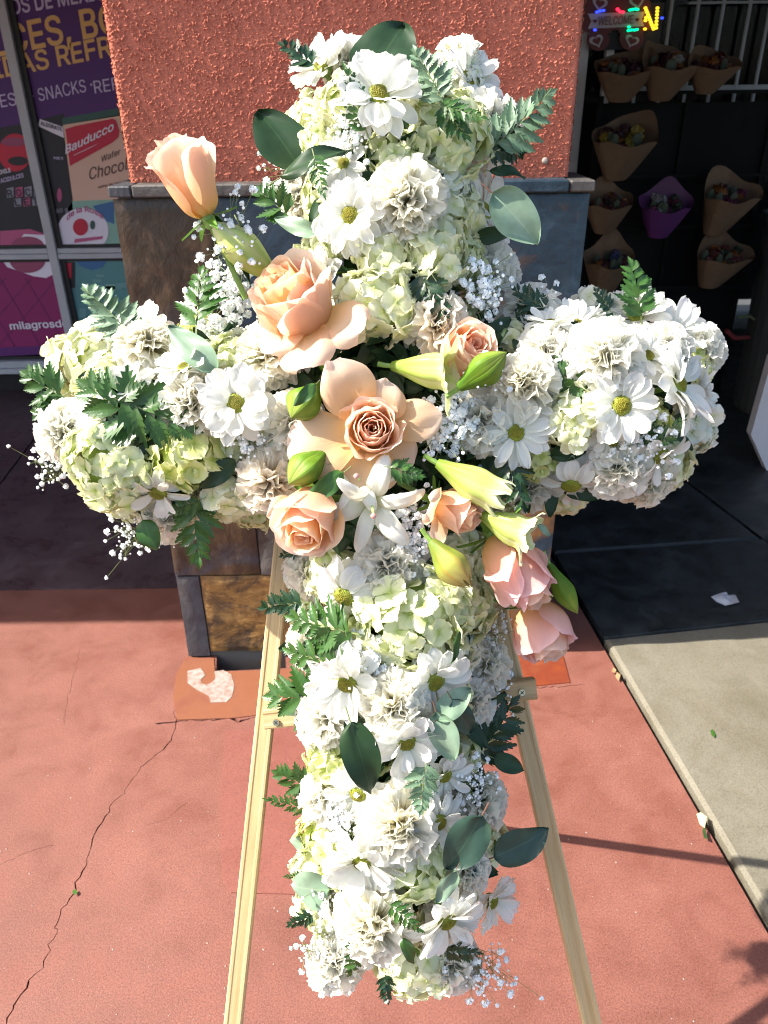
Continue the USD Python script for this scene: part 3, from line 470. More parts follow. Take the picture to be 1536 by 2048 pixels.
def bouquet(cx, ytop, ybot, wpx, peak, cols, label, paper=KRAFT, lean=0.0, seed=0):
    """paper cone with a tall back flap at peak (-1..1) and flowers in its mouth"""
    r = np.random.default_rng(seed); base = aty(cx - lean * 30, ybot, YB); top = aty(cx, ytop, YB); H = top[2] - base[2]; R = wpx / FPX * 4.2 / 2
    t = thing('bouquet', label, 'bouquet', 'wrapped bouquets on the flower rack', frame(np.array(base) + [0, .02, 0], np.array([0, -.25, 1.0]), 0, 1, ydir=(0, 1, 0)))
    n, m = 7, 33; P = np.zeros((n, m, 3))
    for j in range(m):
        a = 2 * PI * j / (m - 1); back = .5 + .5 * math.sin(a)   # +y is the far side
        hh = H * (.62 + .2 * back ** 2 + .24 * max(0, math.cos(a - PI / 2 + peak * .9)) ** 6 + .03 * math.sin(5 * a))
        for i in range(n):
            s = i / (n - 1); rad = R * (.38 + .72 * s ** .9) * (1 + .05 * math.sin(3 * a + seed) * s)
            P[i, j] = (rad * math.cos(a) + lean * R * s * .8, rad * .62 * math.sin(a), hh * s)
    obj('paper_wrap', grid(P), paper, t, True)
    for k in range(15):
        a, q = r.random() * 2 * PI, math.sqrt(r.random()) * .7; c = np.array([R * q * math.cos(a) + lean * R * .5, R * .55 * q * math.sin(a), H * (.56 + .12 * r.random() + .08 * math.sin(a))]); rad = R * (.16 + .12 * r.random())
        ms = []
        for q_ in range(26):
            th = math.acos(1 - 1.5 * (q_ + .5) / 26); az = q_ * 2.4; d = np.array([math.sin(th) * math.cos(az), math.sin(th) * math.sin(az), math.cos(th)]); Fm = frame(d * rad * .5, unit(d + r.normal(0, .3, 3)), r.random() * 6, rad * .8, ydir=(.2, .7, .6)); g_ = np.array([(-.3, -.5, 0), (.3, -.5, .05), (-.55, .3, .2), (.55, .3, .1), (0, .8, .35)]); ms.append((g_ @ Fm[:3, :3].T + Fm[:3, 3], np.array([[0, 1, 2], [1, 3, 2], [2, 3, 4]])))
        v, f = join(ms); v[:, 2] *= .8
        obj('flower_head', (v + c, f), FCOL[cols[k % len(cols)]], t)
    for k in range(6):
        a = r.random() * 2 * PI; c = np.array([R * .5 * math.cos(a), R * .4 * math.sin(a), H * .62]); v, f = ico(0, 1, 1); obj('leaf', (v * [R * .14, R * .03, R * .26] + c, f), FCOL['green'], t)
    return t
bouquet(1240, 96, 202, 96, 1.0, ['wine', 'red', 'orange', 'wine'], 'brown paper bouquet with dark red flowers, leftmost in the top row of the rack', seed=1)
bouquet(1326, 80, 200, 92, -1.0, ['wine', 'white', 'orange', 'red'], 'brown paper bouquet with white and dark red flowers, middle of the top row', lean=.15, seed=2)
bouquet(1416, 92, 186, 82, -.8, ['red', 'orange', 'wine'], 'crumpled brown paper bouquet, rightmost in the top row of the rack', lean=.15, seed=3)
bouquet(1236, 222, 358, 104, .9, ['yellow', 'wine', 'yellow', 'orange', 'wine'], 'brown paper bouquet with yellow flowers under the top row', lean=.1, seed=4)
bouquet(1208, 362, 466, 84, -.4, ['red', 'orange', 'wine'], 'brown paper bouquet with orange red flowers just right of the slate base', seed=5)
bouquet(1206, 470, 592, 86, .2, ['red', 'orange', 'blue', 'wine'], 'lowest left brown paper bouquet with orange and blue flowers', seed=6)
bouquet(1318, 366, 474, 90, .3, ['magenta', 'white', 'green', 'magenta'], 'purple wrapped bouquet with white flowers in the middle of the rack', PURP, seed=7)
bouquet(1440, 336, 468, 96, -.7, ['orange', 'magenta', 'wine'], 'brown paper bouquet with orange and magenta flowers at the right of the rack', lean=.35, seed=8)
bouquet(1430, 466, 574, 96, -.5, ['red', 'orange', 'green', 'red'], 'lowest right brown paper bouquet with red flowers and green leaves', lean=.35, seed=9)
# pale box at the right edge, its lower front corner showing; dark bins under the rack
PALE = noisy('pale_painted_board', (.6, .55, .55), (.68, .63, .63), 5, .6)
t = thing('sandwich_board', 'pale grey board standing at the right edge of the walkway', 'board')
P = np.array([aty(x, y, 3.2) for x, y in ((1545, 715), (1502, 870), (1545, 968), (1720, 968), (1720, 715))]); v, f = slab(P[:, [0, 2]], 0, .05); obj('panel', (np.c_[v[:, 0], 3.25 - v[:, 2], v[:, 1]], f[:, ::-1]), PALE, t)
for q in (P[2], P[3]): obj('foot', box((q[0] + .01, 3.19, .014), (q[0] + .05, 3.27, q[2] - .001)), GASK, t)
t = thing('hose_coil', 'dim red hose bar and pale handle on the floor below the rack', 'hose')
REDP = plain('dim_red_plastic', (.12, .012, .012), .5); pts = [aty(x, y, 4.0) for x, y in ((1452, 660), (1470, 676), (1500, 674), (1536, 668), (1570, 655))]
obj('hose', tube(pts, .012, 8), REDP, t); pts = [aty(x, y, 3.98) for x, y in ((1476, 634), (1500, 632), (1520, 645), (1528, 664))]; obj('handle', tube(pts, .008, 6), plain('olive_handle', (.06, .07, .03), .6), t)
t = thing('bin', 'black bin standing at the right end of the rack', 'bin'); bx = aty(1490, 560, 4.0)[0]
prof = [(.0, 0), (.2, 0), (.24, .95), (.25, .97), (.25, 1.0), (.22, 1.0), (.21, .03), (0, .03)]; bm = trimesh.creation.revolve(prof, sections=28); bm.apply_translation([bx + .3, 4.0, .014]); obj('body', tm(bm), plain('black_plastic', (.016, .018, .02), .55), t)
bm = trimesh.creation.torus(.25, .012, 28, 8); bm.apply_translation([bx + .3, 4.0, 1.01]); obj('rim', tm(bm), plain('black_rim', (.02, .022, .024), .5), t)

# litter on the pavement
def scrap(name, pts, m, label, cat, z=.016, lift=.012, seed=1):
    P = np.array([atz(*p, .014) for p in pts]); c = P.mean(0); r = np.random.default_rng(seed); n = 9; out = []
    for i in range(n):
        s = i / (n - 1); out.append(c + (P - c) * s)
    V = np.array(out); V[..., 2] = z + lift * (meshkit.noise(V * [45, 45, 1] + seed, seed))
    return obj(name, grid(np.concatenate([V, V[:, :1]], 1)), m, '/World', True, label, cat)
scrap('paper_scrap', [(1421, 1197), (1440, 1192), (1452, 1188), (1456, 1193), (1470, 1194), (1476, 1214), (1450, 1214), (1432, 1206)], plain('white_paper', (.5, .5, .53), .7), 'crumpled white paper scrap on the shaded grey sidewalk', 'paper', lift=.022)
scrap('fallen_leaf', [(1420, 1463), (1425, 1461), (1431, 1472), (1428, 1478), (1422, 1472)], LEAF['mid'], 'small bright green leaf lying on the sunlit grey sidewalk', 'leaf', lift=.006)
scrap('fallen_petal', [(1392, 1632), (1400, 1630), (1412, 1640), (1408, 1660), (1399, 1652)], CARN['cream'], 'pale fallen petal at the edge of the grey sidewalk joint', 'petal', lift=.016)
scrap('fallen_leaf', [(1405, 1660), (1410, 1640), (1412, 1664), (1416, 1680), (1408, 1674)], LEAF['dark'], 'dark leaf sliver stuck in the sidewalk joint', 'leaf', z=.01, lift=.01)
scrap('fallen_leaf', [(143, 1778), (150, 1774), (154, 1781), (147, 1786)], LEAF['mid'], 'tiny weed growing out of the long pavement crack', 'weed', z=.002, lift=.012)
for k, (x, y) in enumerate([(1226, 1338), (1234, 1350)]): scrap('dry_leaf', [(x, y - 6), (x + 7, y), (x + 4, y + 9), (x - 3, y + 2)], plain('dry_leaf_%s' % 'ab'[k], (.3, .17, .08), .8), ['upper', 'lower'][k] + ' curled dry leaf bit in the sidewalk joint', 'leaf', z=.004, lift=.02)

# ------------------------------------------------------------------ the wooden easel
PINE = mat('pine_wood', {'g': ('texture_coordinate', {}), 'm': ('mapping', {'scale': (60, 60, 3.2)}), 'n': ('noise_texture', {'scale': 1.0, 'detail': 5, 'roughness': .6, 'distortion': .6}), 'r': ('rgb_ramp', {'ramp': [(.3, (.37, .225, .09)), (.45, (.47, .33, .16)), (.6, (.54, .4, .21)), (.75, (.47, .32, .145))]}),
    'u': ('bump', {'strength': .25, 'distance': .0006}), 'p': ('principled_bsdf', {'roughness': .5})}, [('g.object', 'm.vector'), ('m.vector', 'n.vector'), ('n.fac', 'r.fac'), ('r.color', 'p.base_color'), ('n.fac', 'u.height'), ('u.normal', 'p.normal')])
METAL = plain('brass_screw', (.5, .43, .28), .3, metallic=1.0); SLOT = plain('screw_slot', (.03, .025, .02), .6)
WE = -.075
es = thing('wooden_easel', 'pale pine display easel carrying the flower cross', 'easel')
def grooved(a, b, wid, th, n, name, parent):
    """a grooved pine strip from a to b (world), its face towards n; lies along its own z so that the grain follows it"""
    a, b = np.array(a), np.array(b); L = np.linalg.norm(b - a); Z = unit(b - a); Nn = unit(n - Z * (n @ Z)); X = np.cross(Nn, Z)
    h, q = wid / 2, th / 2
    pr = [(-h, -q), (h, -q), (h, q - .002), (h - .002, q), (.3 * wid, q), (.22 * wid, q - .0009), (-.22 * wid, q - .0009), (-.3 * wid, q), (-h + .002, q), (-h, q - .002)]
    v, f = slab(pr, 0, L); x = UsdGeom.Mesh.Define(stage, numbered(pathof(parent), name)) if 0 else None
    p = obj(name, (v, f), PINE, parent); m = np.eye(4); m[:3, 0] = X; m[:3, 1] = Nn; m[:3, 2] = Z; m[:3, 3] = a
    UsdGeom.Xformable(p).AddTransformOp().Set(Gf.Matrix4d(m.T.tolist())); return p
def toground(px0, px1, w):
    """the strip's line through two marks, carried on down to the pavement"""
    a, b = uvw(atw(*px0, w)), uvw(atw(*px1, w)); d = b - a; return a, a + d * (a[2] / -d[2])
a, b = toground((606, 720), (476, 1960), WE); grooved(b + [0, 0, .001], a + (a - b) * .0, .0235, .018, PW, 'leg', es); topL = a
a, b = toground((886, 740), (1163, 1960), WE); grooved(b + [0, 0, .001], a, .0245, .018, PW, 'leg', es); topR = a
apex = (topL + topR) / 2 + PV * .06; grooved(topL - PU * .01 , topR + PU * .01, .03, .018, PW, 'top_bar', es)
cl, crr = uvw(atw(529, 1436, WE + .02)), uvw(atw(1071, 1376, WE + .02)); grooved(cl, crr, .0262, .018, PW, 'shelf_bar', es)
foot = atz(880, 1642); grooved(foot + [0, 0, .001], (topL + topR) / 2 - PW * .035, .03, .018, np.array([0, -1.0, 0]), 'rear_leg', es)
for px in ((552, 1445), (1044, 1385)):
    c = uvw(atw(*px, WE + .0305)); m = trimesh.creation.cylinder(.0042, .0022, sections=20); v, f = tm(m); v = c + np.outer(v[:, 0], PU) + np.outer(v[:, 1], PV) + np.outer(v[:, 2], PW)
    sc = obj('screw', (v, f), METAL, es)
    for d in (PU * .7 + PV * .7, PU * .7 - PV * .7): obj('slot', tm_ := (lambda a_: (np.array([c + PW * .0013 + s1 * .0027 * d + s2 * .0005 * np.cross(PW, d) + s3 * .0002 * PW for s1 in (-1, 1) for s2 in (-1, 1) for s3 in (-1, 1)]), np.array([[0, 1, 3], [0, 3, 2], [4, 6, 7], [4, 7, 5], [0, 4, 5], [0, 5, 1], [2, 3, 7], [2, 7, 6], [0, 2, 6], [0, 6, 4], [1, 5, 7], [1, 7, 3]])))(0), SLOT, sc)
# ------------------------------------------------------------------ flower kinds, each built once as a class with its parts
def petal_strip(L, W, e0, e1, nt=9, nu=5, cup=.12, tip=6, base=.34, wide=.62, groove=.05, twist=0.0, r0=0.0, z0=0.0, wav=0.0, ph=0.0):
    """one strap petal along +x, rising by angle e0 at the root and e0+e1 at the tip"""
    t = np.linspace(0, 1, nt); el = e0 + e1 * t; dt = L / (nt - 1)
    r = r0 + np.concatenate([[0], np.cumsum(np.cos(el[:-1]) * dt)]); zz = z0 + np.concatenate([[0], np.cumsum(np.sin(el[:-1]) * dt)])
    w = W / 2 * (base + (1 - base) * sstep(0, wide, t)) * np.sqrt(np.clip(1 - (t * .992) ** tip, 0, 1)); u = np.linspace(-1, 1, nu)
    P = np.zeros((nt, nu, 3)); P[..., 0] = r[:, None]; P[..., 1] = w[:, None] * u; bend = cup * W * u ** 2 + groove * W * np.cos(PI * 1.5 * u) * sstep(.1, .5, t)[:, None]
    P[..., 2] = zz[:, None] + bend * sstep(0, .4, t)[:, None] + wav * W * np.sin(4 * t + ph)[:, None] * u
    P[..., 0] -= np.sin(el)[:, None] * 0
    if twist: P[..., 2] += twist * P[..., 1] * t[:, None]
    return P
def rotz(P, a):
    c, s_ = math.cos(a), math.sin(a); Q = P.copy(); Q[..., 0] = c * P[..., 0] - s_ * P[..., 1]; Q[..., 1] = s_ * P[..., 0] + c * P[..., 1]; return Q
def gobj(name, P, m, parent):
    v, f = grid(P); return obj(name, (v, f), m, parent, True, uv=guv(*P.shape[:2]))

def make_daisy(name, seed, droop=0.0, cupv=0.0, disc=.0088, n=14, n2=12, n3=0, L=.031, W=.0142):
    r = np.random.default_rng(seed); k = klass(name)
    for ring, (cnt, el, rr, z0, ls) in enumerate([(n, .05 + cupv - droop, .0035, .0, 1.0), (n2, .3 + cupv - droop * .5, .0045, .003, .92), (n3, .62 + cupv, .005, .005, .72)]):
        for i in range(cnt):
            a = 2 * PI * (i + .5 * ring) / cnt + r.normal(0, .11); j = r.normal(0, 1, 6)
            P = petal_strip(L * ls * (1 + .06 * j[0]), W * (1 + .14 * j[1]), el + .15 * j[2], -.4 - droop * .9 + .32 * j[3] - cupv * .2, cup=.16 + .08 * j[4], twist=.25 * j[5], r0=rr, z0=z0 + .0012 * r.random(), tip=5 + 3 * r.random(), wav=.05, ph=6 * r.random(), groove=.06)
            gobj('petal', rotz(P, a), W_PET, k)
    ms = []
    h = disc * .55
    for i in range(150):
        q = math.sqrt((i + .5) / 150); a = i * 2.39996; ms.append(ico(np.array([disc * q * math.cos(a), disc * q * math.sin(a), .0045 + h * (1 - q * q) + .0006 * r.random()]), disc * .088 * (1 + .2 * r.random()), 0))
    obj('disc', join(ms), DISC, k); m = trimesh.creation.icosphere(2, 1.0); v, f = tm(m); v = v * [disc * 1.02, disc * 1.02, h] + [0, 0, .0042]; obj('disc_base', (v, f), DISC_DARK, k, True)
    obj('stalk', tube([(0, 0, .004), (0, 0, -.02), (.002, 0, -.05)], .0022, 6), STEM, k)
    v, f = ico(np.zeros(3), 1, 1); obj('calyx', (v * [.008, .008, .005] + [0, 0, -.001], f), STEM, k)
    return k
def make_carnation(name, seed, kind, R=.033, dense=1.0, layers=7):
    """ruffled, finely toothed broad petals packed into a ball"""
    r = np.random.default_rng(seed); k = klass(name); M_ = CARN[kind]
    for l in range(layers):
        f = l / (layers - 1); cnt = int((6 + 4 * f) * dense)
        for i in range(cnt):
            a = 2 * PI * (i + r.random() * .8) / cnt + l * 1.3; nt, nu = 7, 25; t = np.linspace(0, 1, nt)[:, None]; u = np.linspace(-1, 1, nu)[None]
            tilt = .1 + 1.2 * f ** 1.1 + r.normal(0, .12); L = R * (1.1 - .12 * f + .07 * r.normal()); span = .62 + .3 * r.random()
            ang = u * span * (.25 + .75 * t ** .7); teeth = (.02 * (np.arange(nu)[None] % 2) + .022 * r.random((1, nu))) * sstep(.84, 1, t)
            rad = L * t * (1 - .1 * u ** 4 * t) * (1 - teeth); x = rad * np.cos(ang * .8); y = rad * np.sin(ang) * 1.05; fr, p0 = 1.6 + 1.6 * r.random(), r.random() * 6
            ruf = (R * .12 * np.sin(fr * PI * u + p0) + R * .075 * np.sin(2.2 * fr * PI * u + p0 * 2.3)) * t ** 1.6 + R * .08 * u * t * r.normal()
            curl = tilt + (.15 + .55 * f + .15 * r.normal()) * t ** 1.7; ca, sa = np.sin(curl), np.cos(curl)
            P = np.stack([x * ca - ruf * sa, y, x * sa + ruf * ca], -1); P[..., 0] += R * .04; P[..., 2] += .004; gobj('petal', rotz(P, a), M_, k)
    for i in range(9):   # crumpled heart
        nt, nu = 6, 13; t = np.linspace(0, 1, nt)[:, None]; u = np.linspace(-1, 1, nu)[None]; L = R * (1.0 + .1 * r.normal()); p0 = r.random() * 6; x = L * t * np.ones_like(u); y = R * .34 * u * (.3 + .7 * t); ruf = R * .13 * np.sin(3.4 * u + p0) * t; tl = r.normal(0, .26) + .1; ca, sa = math.sin(tl), math.cos(tl)
        P = np.stack([x * ca - ruf * sa, y * np.ones_like(x), x * sa + ruf * ca], -1) + np.array([R * .1 * r.normal(), R * .1 * r.normal(), .004]); gobj('petal', rotz(P, r.random() * 6.3), M_, k)
    v, f = ico(np.zeros(3), 1, 1); obj('calyx', (v * [.0085, .0085, .016] + [0, 0, -.008], f), STEM, k); obj('stalk', tube([(0, 0, -.015), (0, 0, -.055)], .002, 6), STEM, k)
    return k
def make_hydrangea(name, seed, kind, R=.036, n=30, fl=.0145, flat=.8):
    r = np.random.default_rng(seed); k = klass(name); M_ = HYD[kind]
    for i in range(n):
        q = (i + .5) / n; th = math.acos(1 - q * 1.12); a = i * 2.39996 + r.normal(0, .18); nrm = np.array([math.sin(th) * math.cos(a), math.sin(th) * math.sin(a), math.cos(th)])
        c = nrm * R * [1, 1, flat] * (1 + r.normal(0, .075)); nn = unit(nrm + r.normal(0, .3, 3)); F = frame(c, nn, r.random() * 6, 1, ydir=(0.1, .9, .3)); vs, fs, uvs, off = [], [], [], 0
        sz = fl * (1 + r.normal(0, .13)); cu = r.random() * .5 + .05
        for s_ in range(4):
            nt, nu = 6, 7; t = np.linspace(0, 1, nt)[:, None]; u = np.linspace(-1, 1, nu)[None]; w = sz * .66 * (.14 + .86 * sstep(0, .62, t)) * np.sqrt(np.clip(1 - (t * .985) ** 5, 0, 1)) * (1 + .06 * r.normal())
            x = sz * t * (1 - .05 * u ** 2) * (1 + .06 * np.cos(2.1 * PI * u + r.random() * 6) * t ** 3); y = w * u
            zz = sz * (cu * t ** 1.6 - (.18 + .5 * r.random()) * t ** 3 * (.6 + .6 * r.random())) + .12 * sz * u ** 2 * t + .08 * sz * np.sin(3.2 * u + r.random() * 6) * t ** 2 + .0006 * s_
            P = rotz(np.stack([x, y, zz * np.ones_like(x * y)], -1) * np.ones((nt, nu, 1)), s_ * PI / 2 + r.normal(0, .1)); v, f = grid(P); vs.append(v); fs.append(f + off); off += len(v); uvs.append(guv(nt, nu))
        v, f = ico(np.array([0, 0, sz * .05]), sz * .085, 1); vs.append(v); fs.append(f + off); uvs.append(np.full((len(v), 2), .12))
        v = np.vstack(vs) @ F[:3, :3].T + F[:3, 3]; obj('floret', (v, np.vstack(fs)), M_, k, True, uv=np.vstack(uvs))
    v, f = ico(np.zeros(3), 1, 2); obj('core', (v * [R * .74, R * .74, R * .62] , f), plain(name + '_core', (.25, .34, .08), .8), k); obj('stalk', tube([(0, 0, -.015), (0, 0, -.055)], .003, 6), STEM, k)
    return k
def make_breath(name, seed, n=20, spread=.045, H=.075):
    """a sprig of baby's breath: forked wiry stems, small double blossoms, tiny buds"""
    r = np.random.default_rng(seed); k = klass(name); stems = []
    bl = []
    def blossom(c, rad, nrm):
        ms = []
        for i in range(17):
            q = (i + .5) / 17; th = math.acos(1 - 1.35 * q); a = i * 2.4 + r.random(); d = np.array([math.sin(th) * math.cos(a), math.sin(th) * math.sin(a), math.cos(th)]); F = frame(np.zeros(3), unit(d + r.normal(0, .35, 3)), r.random() * 6, rad * .55, ydir=(.2, .7, .6))
            g = np.array([(-.5, -.6, 0), (.5, -.6, .05), (-.85, .1, .12), (.85, .1, -.06), (-.62, .75, .22), (.1, .6, .02), (.66, .8, .2)]); v = g @ F[:3, :3].T + d * rad * .72; ms.append((v, np.array([[0, 1, 5], [0, 5, 2], [1, 3, 5], [2, 5, 4], [3, 6, 5]])))
        v, f = join(ms); Fm = frame(c, nrm, 0, 1, ydir=(.1, .8, .5)); obj('blossom', (v @ Fm[:3, :3].T + Fm[:3, 3], f), GYPS, k, True)
    root = np.array([0, 0, -.01])
    for b in range(n // 4):
        a = 2 * PI * (b + r.random() * .6) / (n // 4); sp = spread * (.25 + .6 * r.random()); node = np.array([sp * math.cos(a) * .55, sp * math.sin(a) * .55, H * (.45 + .15 * r.random())]); stems.append(tube([root, node * .55 + [0, 0, -.004], node], .00055, 4))
        for j in range(4 + int(r.random() * 2)):
            e = node + np.array([spread * .5 * r.normal(), spread * .5 * r.normal(), H * (.28 + .2 * r.random())]) ; mid = (node + e) / 2 + r.normal(0, .002, 3); stems.append(tube([node, mid, e], .00042, 4)); blossom(e, .0048 * (1 + .2 * r.normal()), unit(e - node + [0, 0, .02]))
            for b2 in range(1 + int(r.random() * 2)):
                e2 = mid + r.normal(0, .011, 3) + [0, 0, .012]; stems.append(tube([mid, e2], .00036, 4)); v, f = ico(e2, .0016 + .0007 * r.random(), 1); obj('bud', (v, f), GYPS, k, True)
    obj('stems', join(stems), STEM_OLIVE, k); return k
def make_fern(name, seed, kind, n=6, wide=.42, bend=.15, lobes=6, W0=.125):
    """leatherleaf frond of unit length along +y: broad toothed leaflets along a midrib"""
    r = np.random.default_rng(seed); k = klass(name); M_ = FERN[kind]; side = .06 * r.normal()
    def cl(y): return np.array([side * y ** 2 * 2, y, -bend * y ** 2])
    def leaflet(base, ang, L, W, roll):
        m = 2 * lobes + 1; t = np.linspace(0, 1, m)[:, None]; u = np.array([[-1, -.5, 0, .5, 1.0]]); odd = (np.arange(m) % 2 == 1)[:, None]
        w = W * (.22 + .78 * sstep(0, .32, t)) * (1 - t ** 1.7 * .97) * np.where(odd, 1.0, .62) * (1 + .12 * r.normal(0, 1, (m, 1))); x = w * u; y = L * t + np.abs(u) * w * .75 * odd - .15 * L * t * np.abs(u) * 0
        zz = (.22 + .2 * r.random()) * np.abs(x) - (.1 + .22 * r.random()) * L * t ** 2 + .03 * L * np.sin(4 * t + r.random() * 6) + roll * x; P = np.stack([x, y, zz * np.ones_like(x)], -1); c, s_ = math.cos(ang), math.sin(ang)
        Q = P.copy(); Q[..., 0] = c * P[..., 0] + s_ * P[..., 1]; Q[..., 1] = -s_ * P[..., 0] + c * P[..., 1]; return Q + base
    for i in range(n):
        y = .06 + .8 * (i / n) ** .95
        for sgn in (-1, 1):
            L = wide * (1 - .68 * (i / n) ** 1.2) * (.8 if i == 0 else 1) * (1 + r.normal(0, .08)); W = W0 * (1 - .5 * i / n) * (1 + r.normal(0, .08)); yy = y + (.045 if sgn > 0 else 0)
            gobj('leaflet', leaflet(cl(yy) + [0, 0, .004], sgn * (.88 - .28 * i / n + r.normal(0, .1)), L, W, r.normal(0, .3)), M_, k)
    gobj('leaflet', leaflet(cl(.82), 0, .2, W0 * .5, 0), M_, k)
    ys = np.linspace(-.12, .95, 9); obj('midrib', tube(np.array([cl(q) - [0, 0, .002] for q in ys]), np.linspace(.011, .003, 9), 5), STEM_OLIVE, k); return k
def make_leaf(name, kind, seed, ratio=.62, tip=.4, fold=.14, bend=.3, stalk=STEM_OLIVE, wav=.045):
    """a broad leaf of unit length along +y"""
    k = klass(name); r = np.random.default_rng(seed); nt, nu = 17, 9; t = np.linspace(0, 1, nt)[:, None]; u = np.linspace(-1, 1, nu)[None]
    w = ratio / 2 * np.sin(PI * np.clip(t, 0, 1) ** (.78)) ** (.62) * (1 - tip * .4 * t ** 6); w[-1] = .002; w[0] = .012
    y = t - .02 * np.abs(u) * t; x = w * u * np.ones_like(y); zz = fold * np.abs(x) - bend * (t - .3) ** 2 + wav * np.sin(7 * t + 3 * u + seed) * np.abs(u) + .015 * np.sin(3 * u + seed)
    P = np.stack([x, y * np.ones_like(x), zz], -1); gobj('blade', P, LEAF[kind], k)
    v, f = grid(P[:, ::-1] - [0, 0, .006]); obj('blade_underside', (v, f), LEAF['pale' if kind == 'pale' else 'mid' if kind == 'mid' else 'blue'], k, True, uv=guv(nt, nu))
    ys = np.linspace(-.2, .0, 5); obj('stalk', tube(np.c_[0 * ys, ys, -bend * .09 - .3 * np.abs(ys) ** 1.5], .011, 6), stalk, k); return k

def tepal(L, R, open_, a, width=1.12, flare=0.0, seed=0, rib=.12):
    """a third of a lily bud; open_ parts the tips and rolls them back"""
    nt, nu = 18, 17; t = np.linspace(0, 1, nt)[:, None]; u = np.linspace(-1, 1, nu)[None]
    prof = R * (.38 + .62 * sstep(0, .6, t)) * np.clip(1 - np.clip((t - .5) / .5, 0, 1) ** 1.9 * (1 - open_), .0, 1) * np.sqrt(np.clip(sstep(-.12, .12, t), 0, 1))
    prof = prof + .002 * R / .01 * 0
    half = width * (1 - (0 if open_ < .05 else .85) * sstep(.5, 1, t) ** 1.6)
    ang = half * u; rr = prof * (1 + rib * (1.1 * np.cos(PI * u) + .5 * np.exp(-(u / .16) ** 2) - .5 * np.exp(-((np.abs(u) - .4) / .12) ** 2)) * sstep(0, .3, t) * .7)
    back = flare * sstep(.62, 1, t) ** 1.5; rr = rr + back * R * 2.6; zz = L * t - back ** 1.7 * L * .34
    x = rr * np.cos(ang); y = rr * np.sin(ang) * (1 if open_ < .05 else 1); P = np.stack([x, y, zz * np.ones_like(x)], -1); return rotz(P, a)
def lily_bud(parent, L, R, m, open_=0.0, flare=0.0, seed=0):
    for i in range(3): gobj('tepal', tepal(L, R * .93, open_, i * 2 * PI / 3 + PI / 3, 1.0, flare * .8, seed + i, .05), m, parent)
    for i in range(3): gobj('tepal', tepal(L * 1.0, R, open_, i * 2 * PI / 3, .98, flare, seed, .14), m, parent)
    obj('stalk', tube([(0, 0, .004), (0, 0, -.008), (.002, 0, -.016)], .0028, 7), STEM, parent)
def open_lily(parent, L, m, seed=0, spread=1.15):
    r = np.random.default_rng(seed)
    for i in range(6):
        inner = i % 2; P = petal_strip(L * (1 + .05 * r.normal()), L * (.36 if inner else .27), 1.42 - .1 * inner, -spread * 1.75 + .2 * r.normal(), nt=16, nu=7, cup=-.18, tip=3, base=.3, wide=.5, groove=-.05, r0=.003, z0=-.004, wav=.06, ph=r.random() * 6)
        gobj('tepal', rotz(P, i * PI / 3 + .06 * r.normal()), m, parent)
    obj('pistil', tube([(0, 0, 0), (.002, .001, L * .35), (.005, .002, L * .72)], .0013, 6), PISTIL, parent); v, f = ico(np.array([.005, .002, L * .74]), .0032, 1); obj('stigma', (v, f), STIGMA, parent)
    obj('stalk', tube([(0, 0, 0), (0, 0, -.03)], .003, 6), STEM, parent)

from scipy.interpolate import PchipInterpolator
def rose_petal(rc, zc, A, spiral=.08, curl=0.0, edge_drop=.16, R=.02, seed=0, ruff=.02, wtop=.8, wbase=.45, point=0.0):
    r = np.random.default_rng(seed); nt, nu = 15, 15; t = np.linspace(0, 1, nt)[:, None]; u = np.linspace(-1, 1, nu)[None]; T = [0, .25, .6, .85, 1]
    te = t * (1 - edge_drop * np.abs(u) ** 2.6); rr = PchipInterpolator(T, rc)(te); zz = PchipInterpolator(T, zc)(te)
    w = A * (wbase + (1 - wbase) * sstep(0, .5, t)) * (1 - (1 - wtop) * sstep(.6, 1, t) ** 1.5); ang = w * u
    rr = rr * (1 + spiral * u) + curl * R * np.clip(np.abs(u) - .45, 0, 1) ** 1.5 * sstep(.35, 1, t) * 2.2
    lip = R * .05 * sstep(.9, 1, te); rr = rr + lip
    n = meshkit.noise(np.stack([t * 3 * np.ones_like(u), u * 3 * np.ones_like(t), np.full((nt, nu), seed * 1.7)], -1), seed) - .5
    rr = rr + ruff * R * 5 * n * sstep(.3, 1, t) + ruff * R * .8 * np.sin(9 * u + seed) * sstep(.7, 1, t); zz = zz + ruff * R * 2 * n * t + point * R * sstep(.85, 1, t) * np.exp(-(u / .25) ** 2)
    return np.stack([rr * np.cos(ang), rr * np.sin(ang), zz], -1)
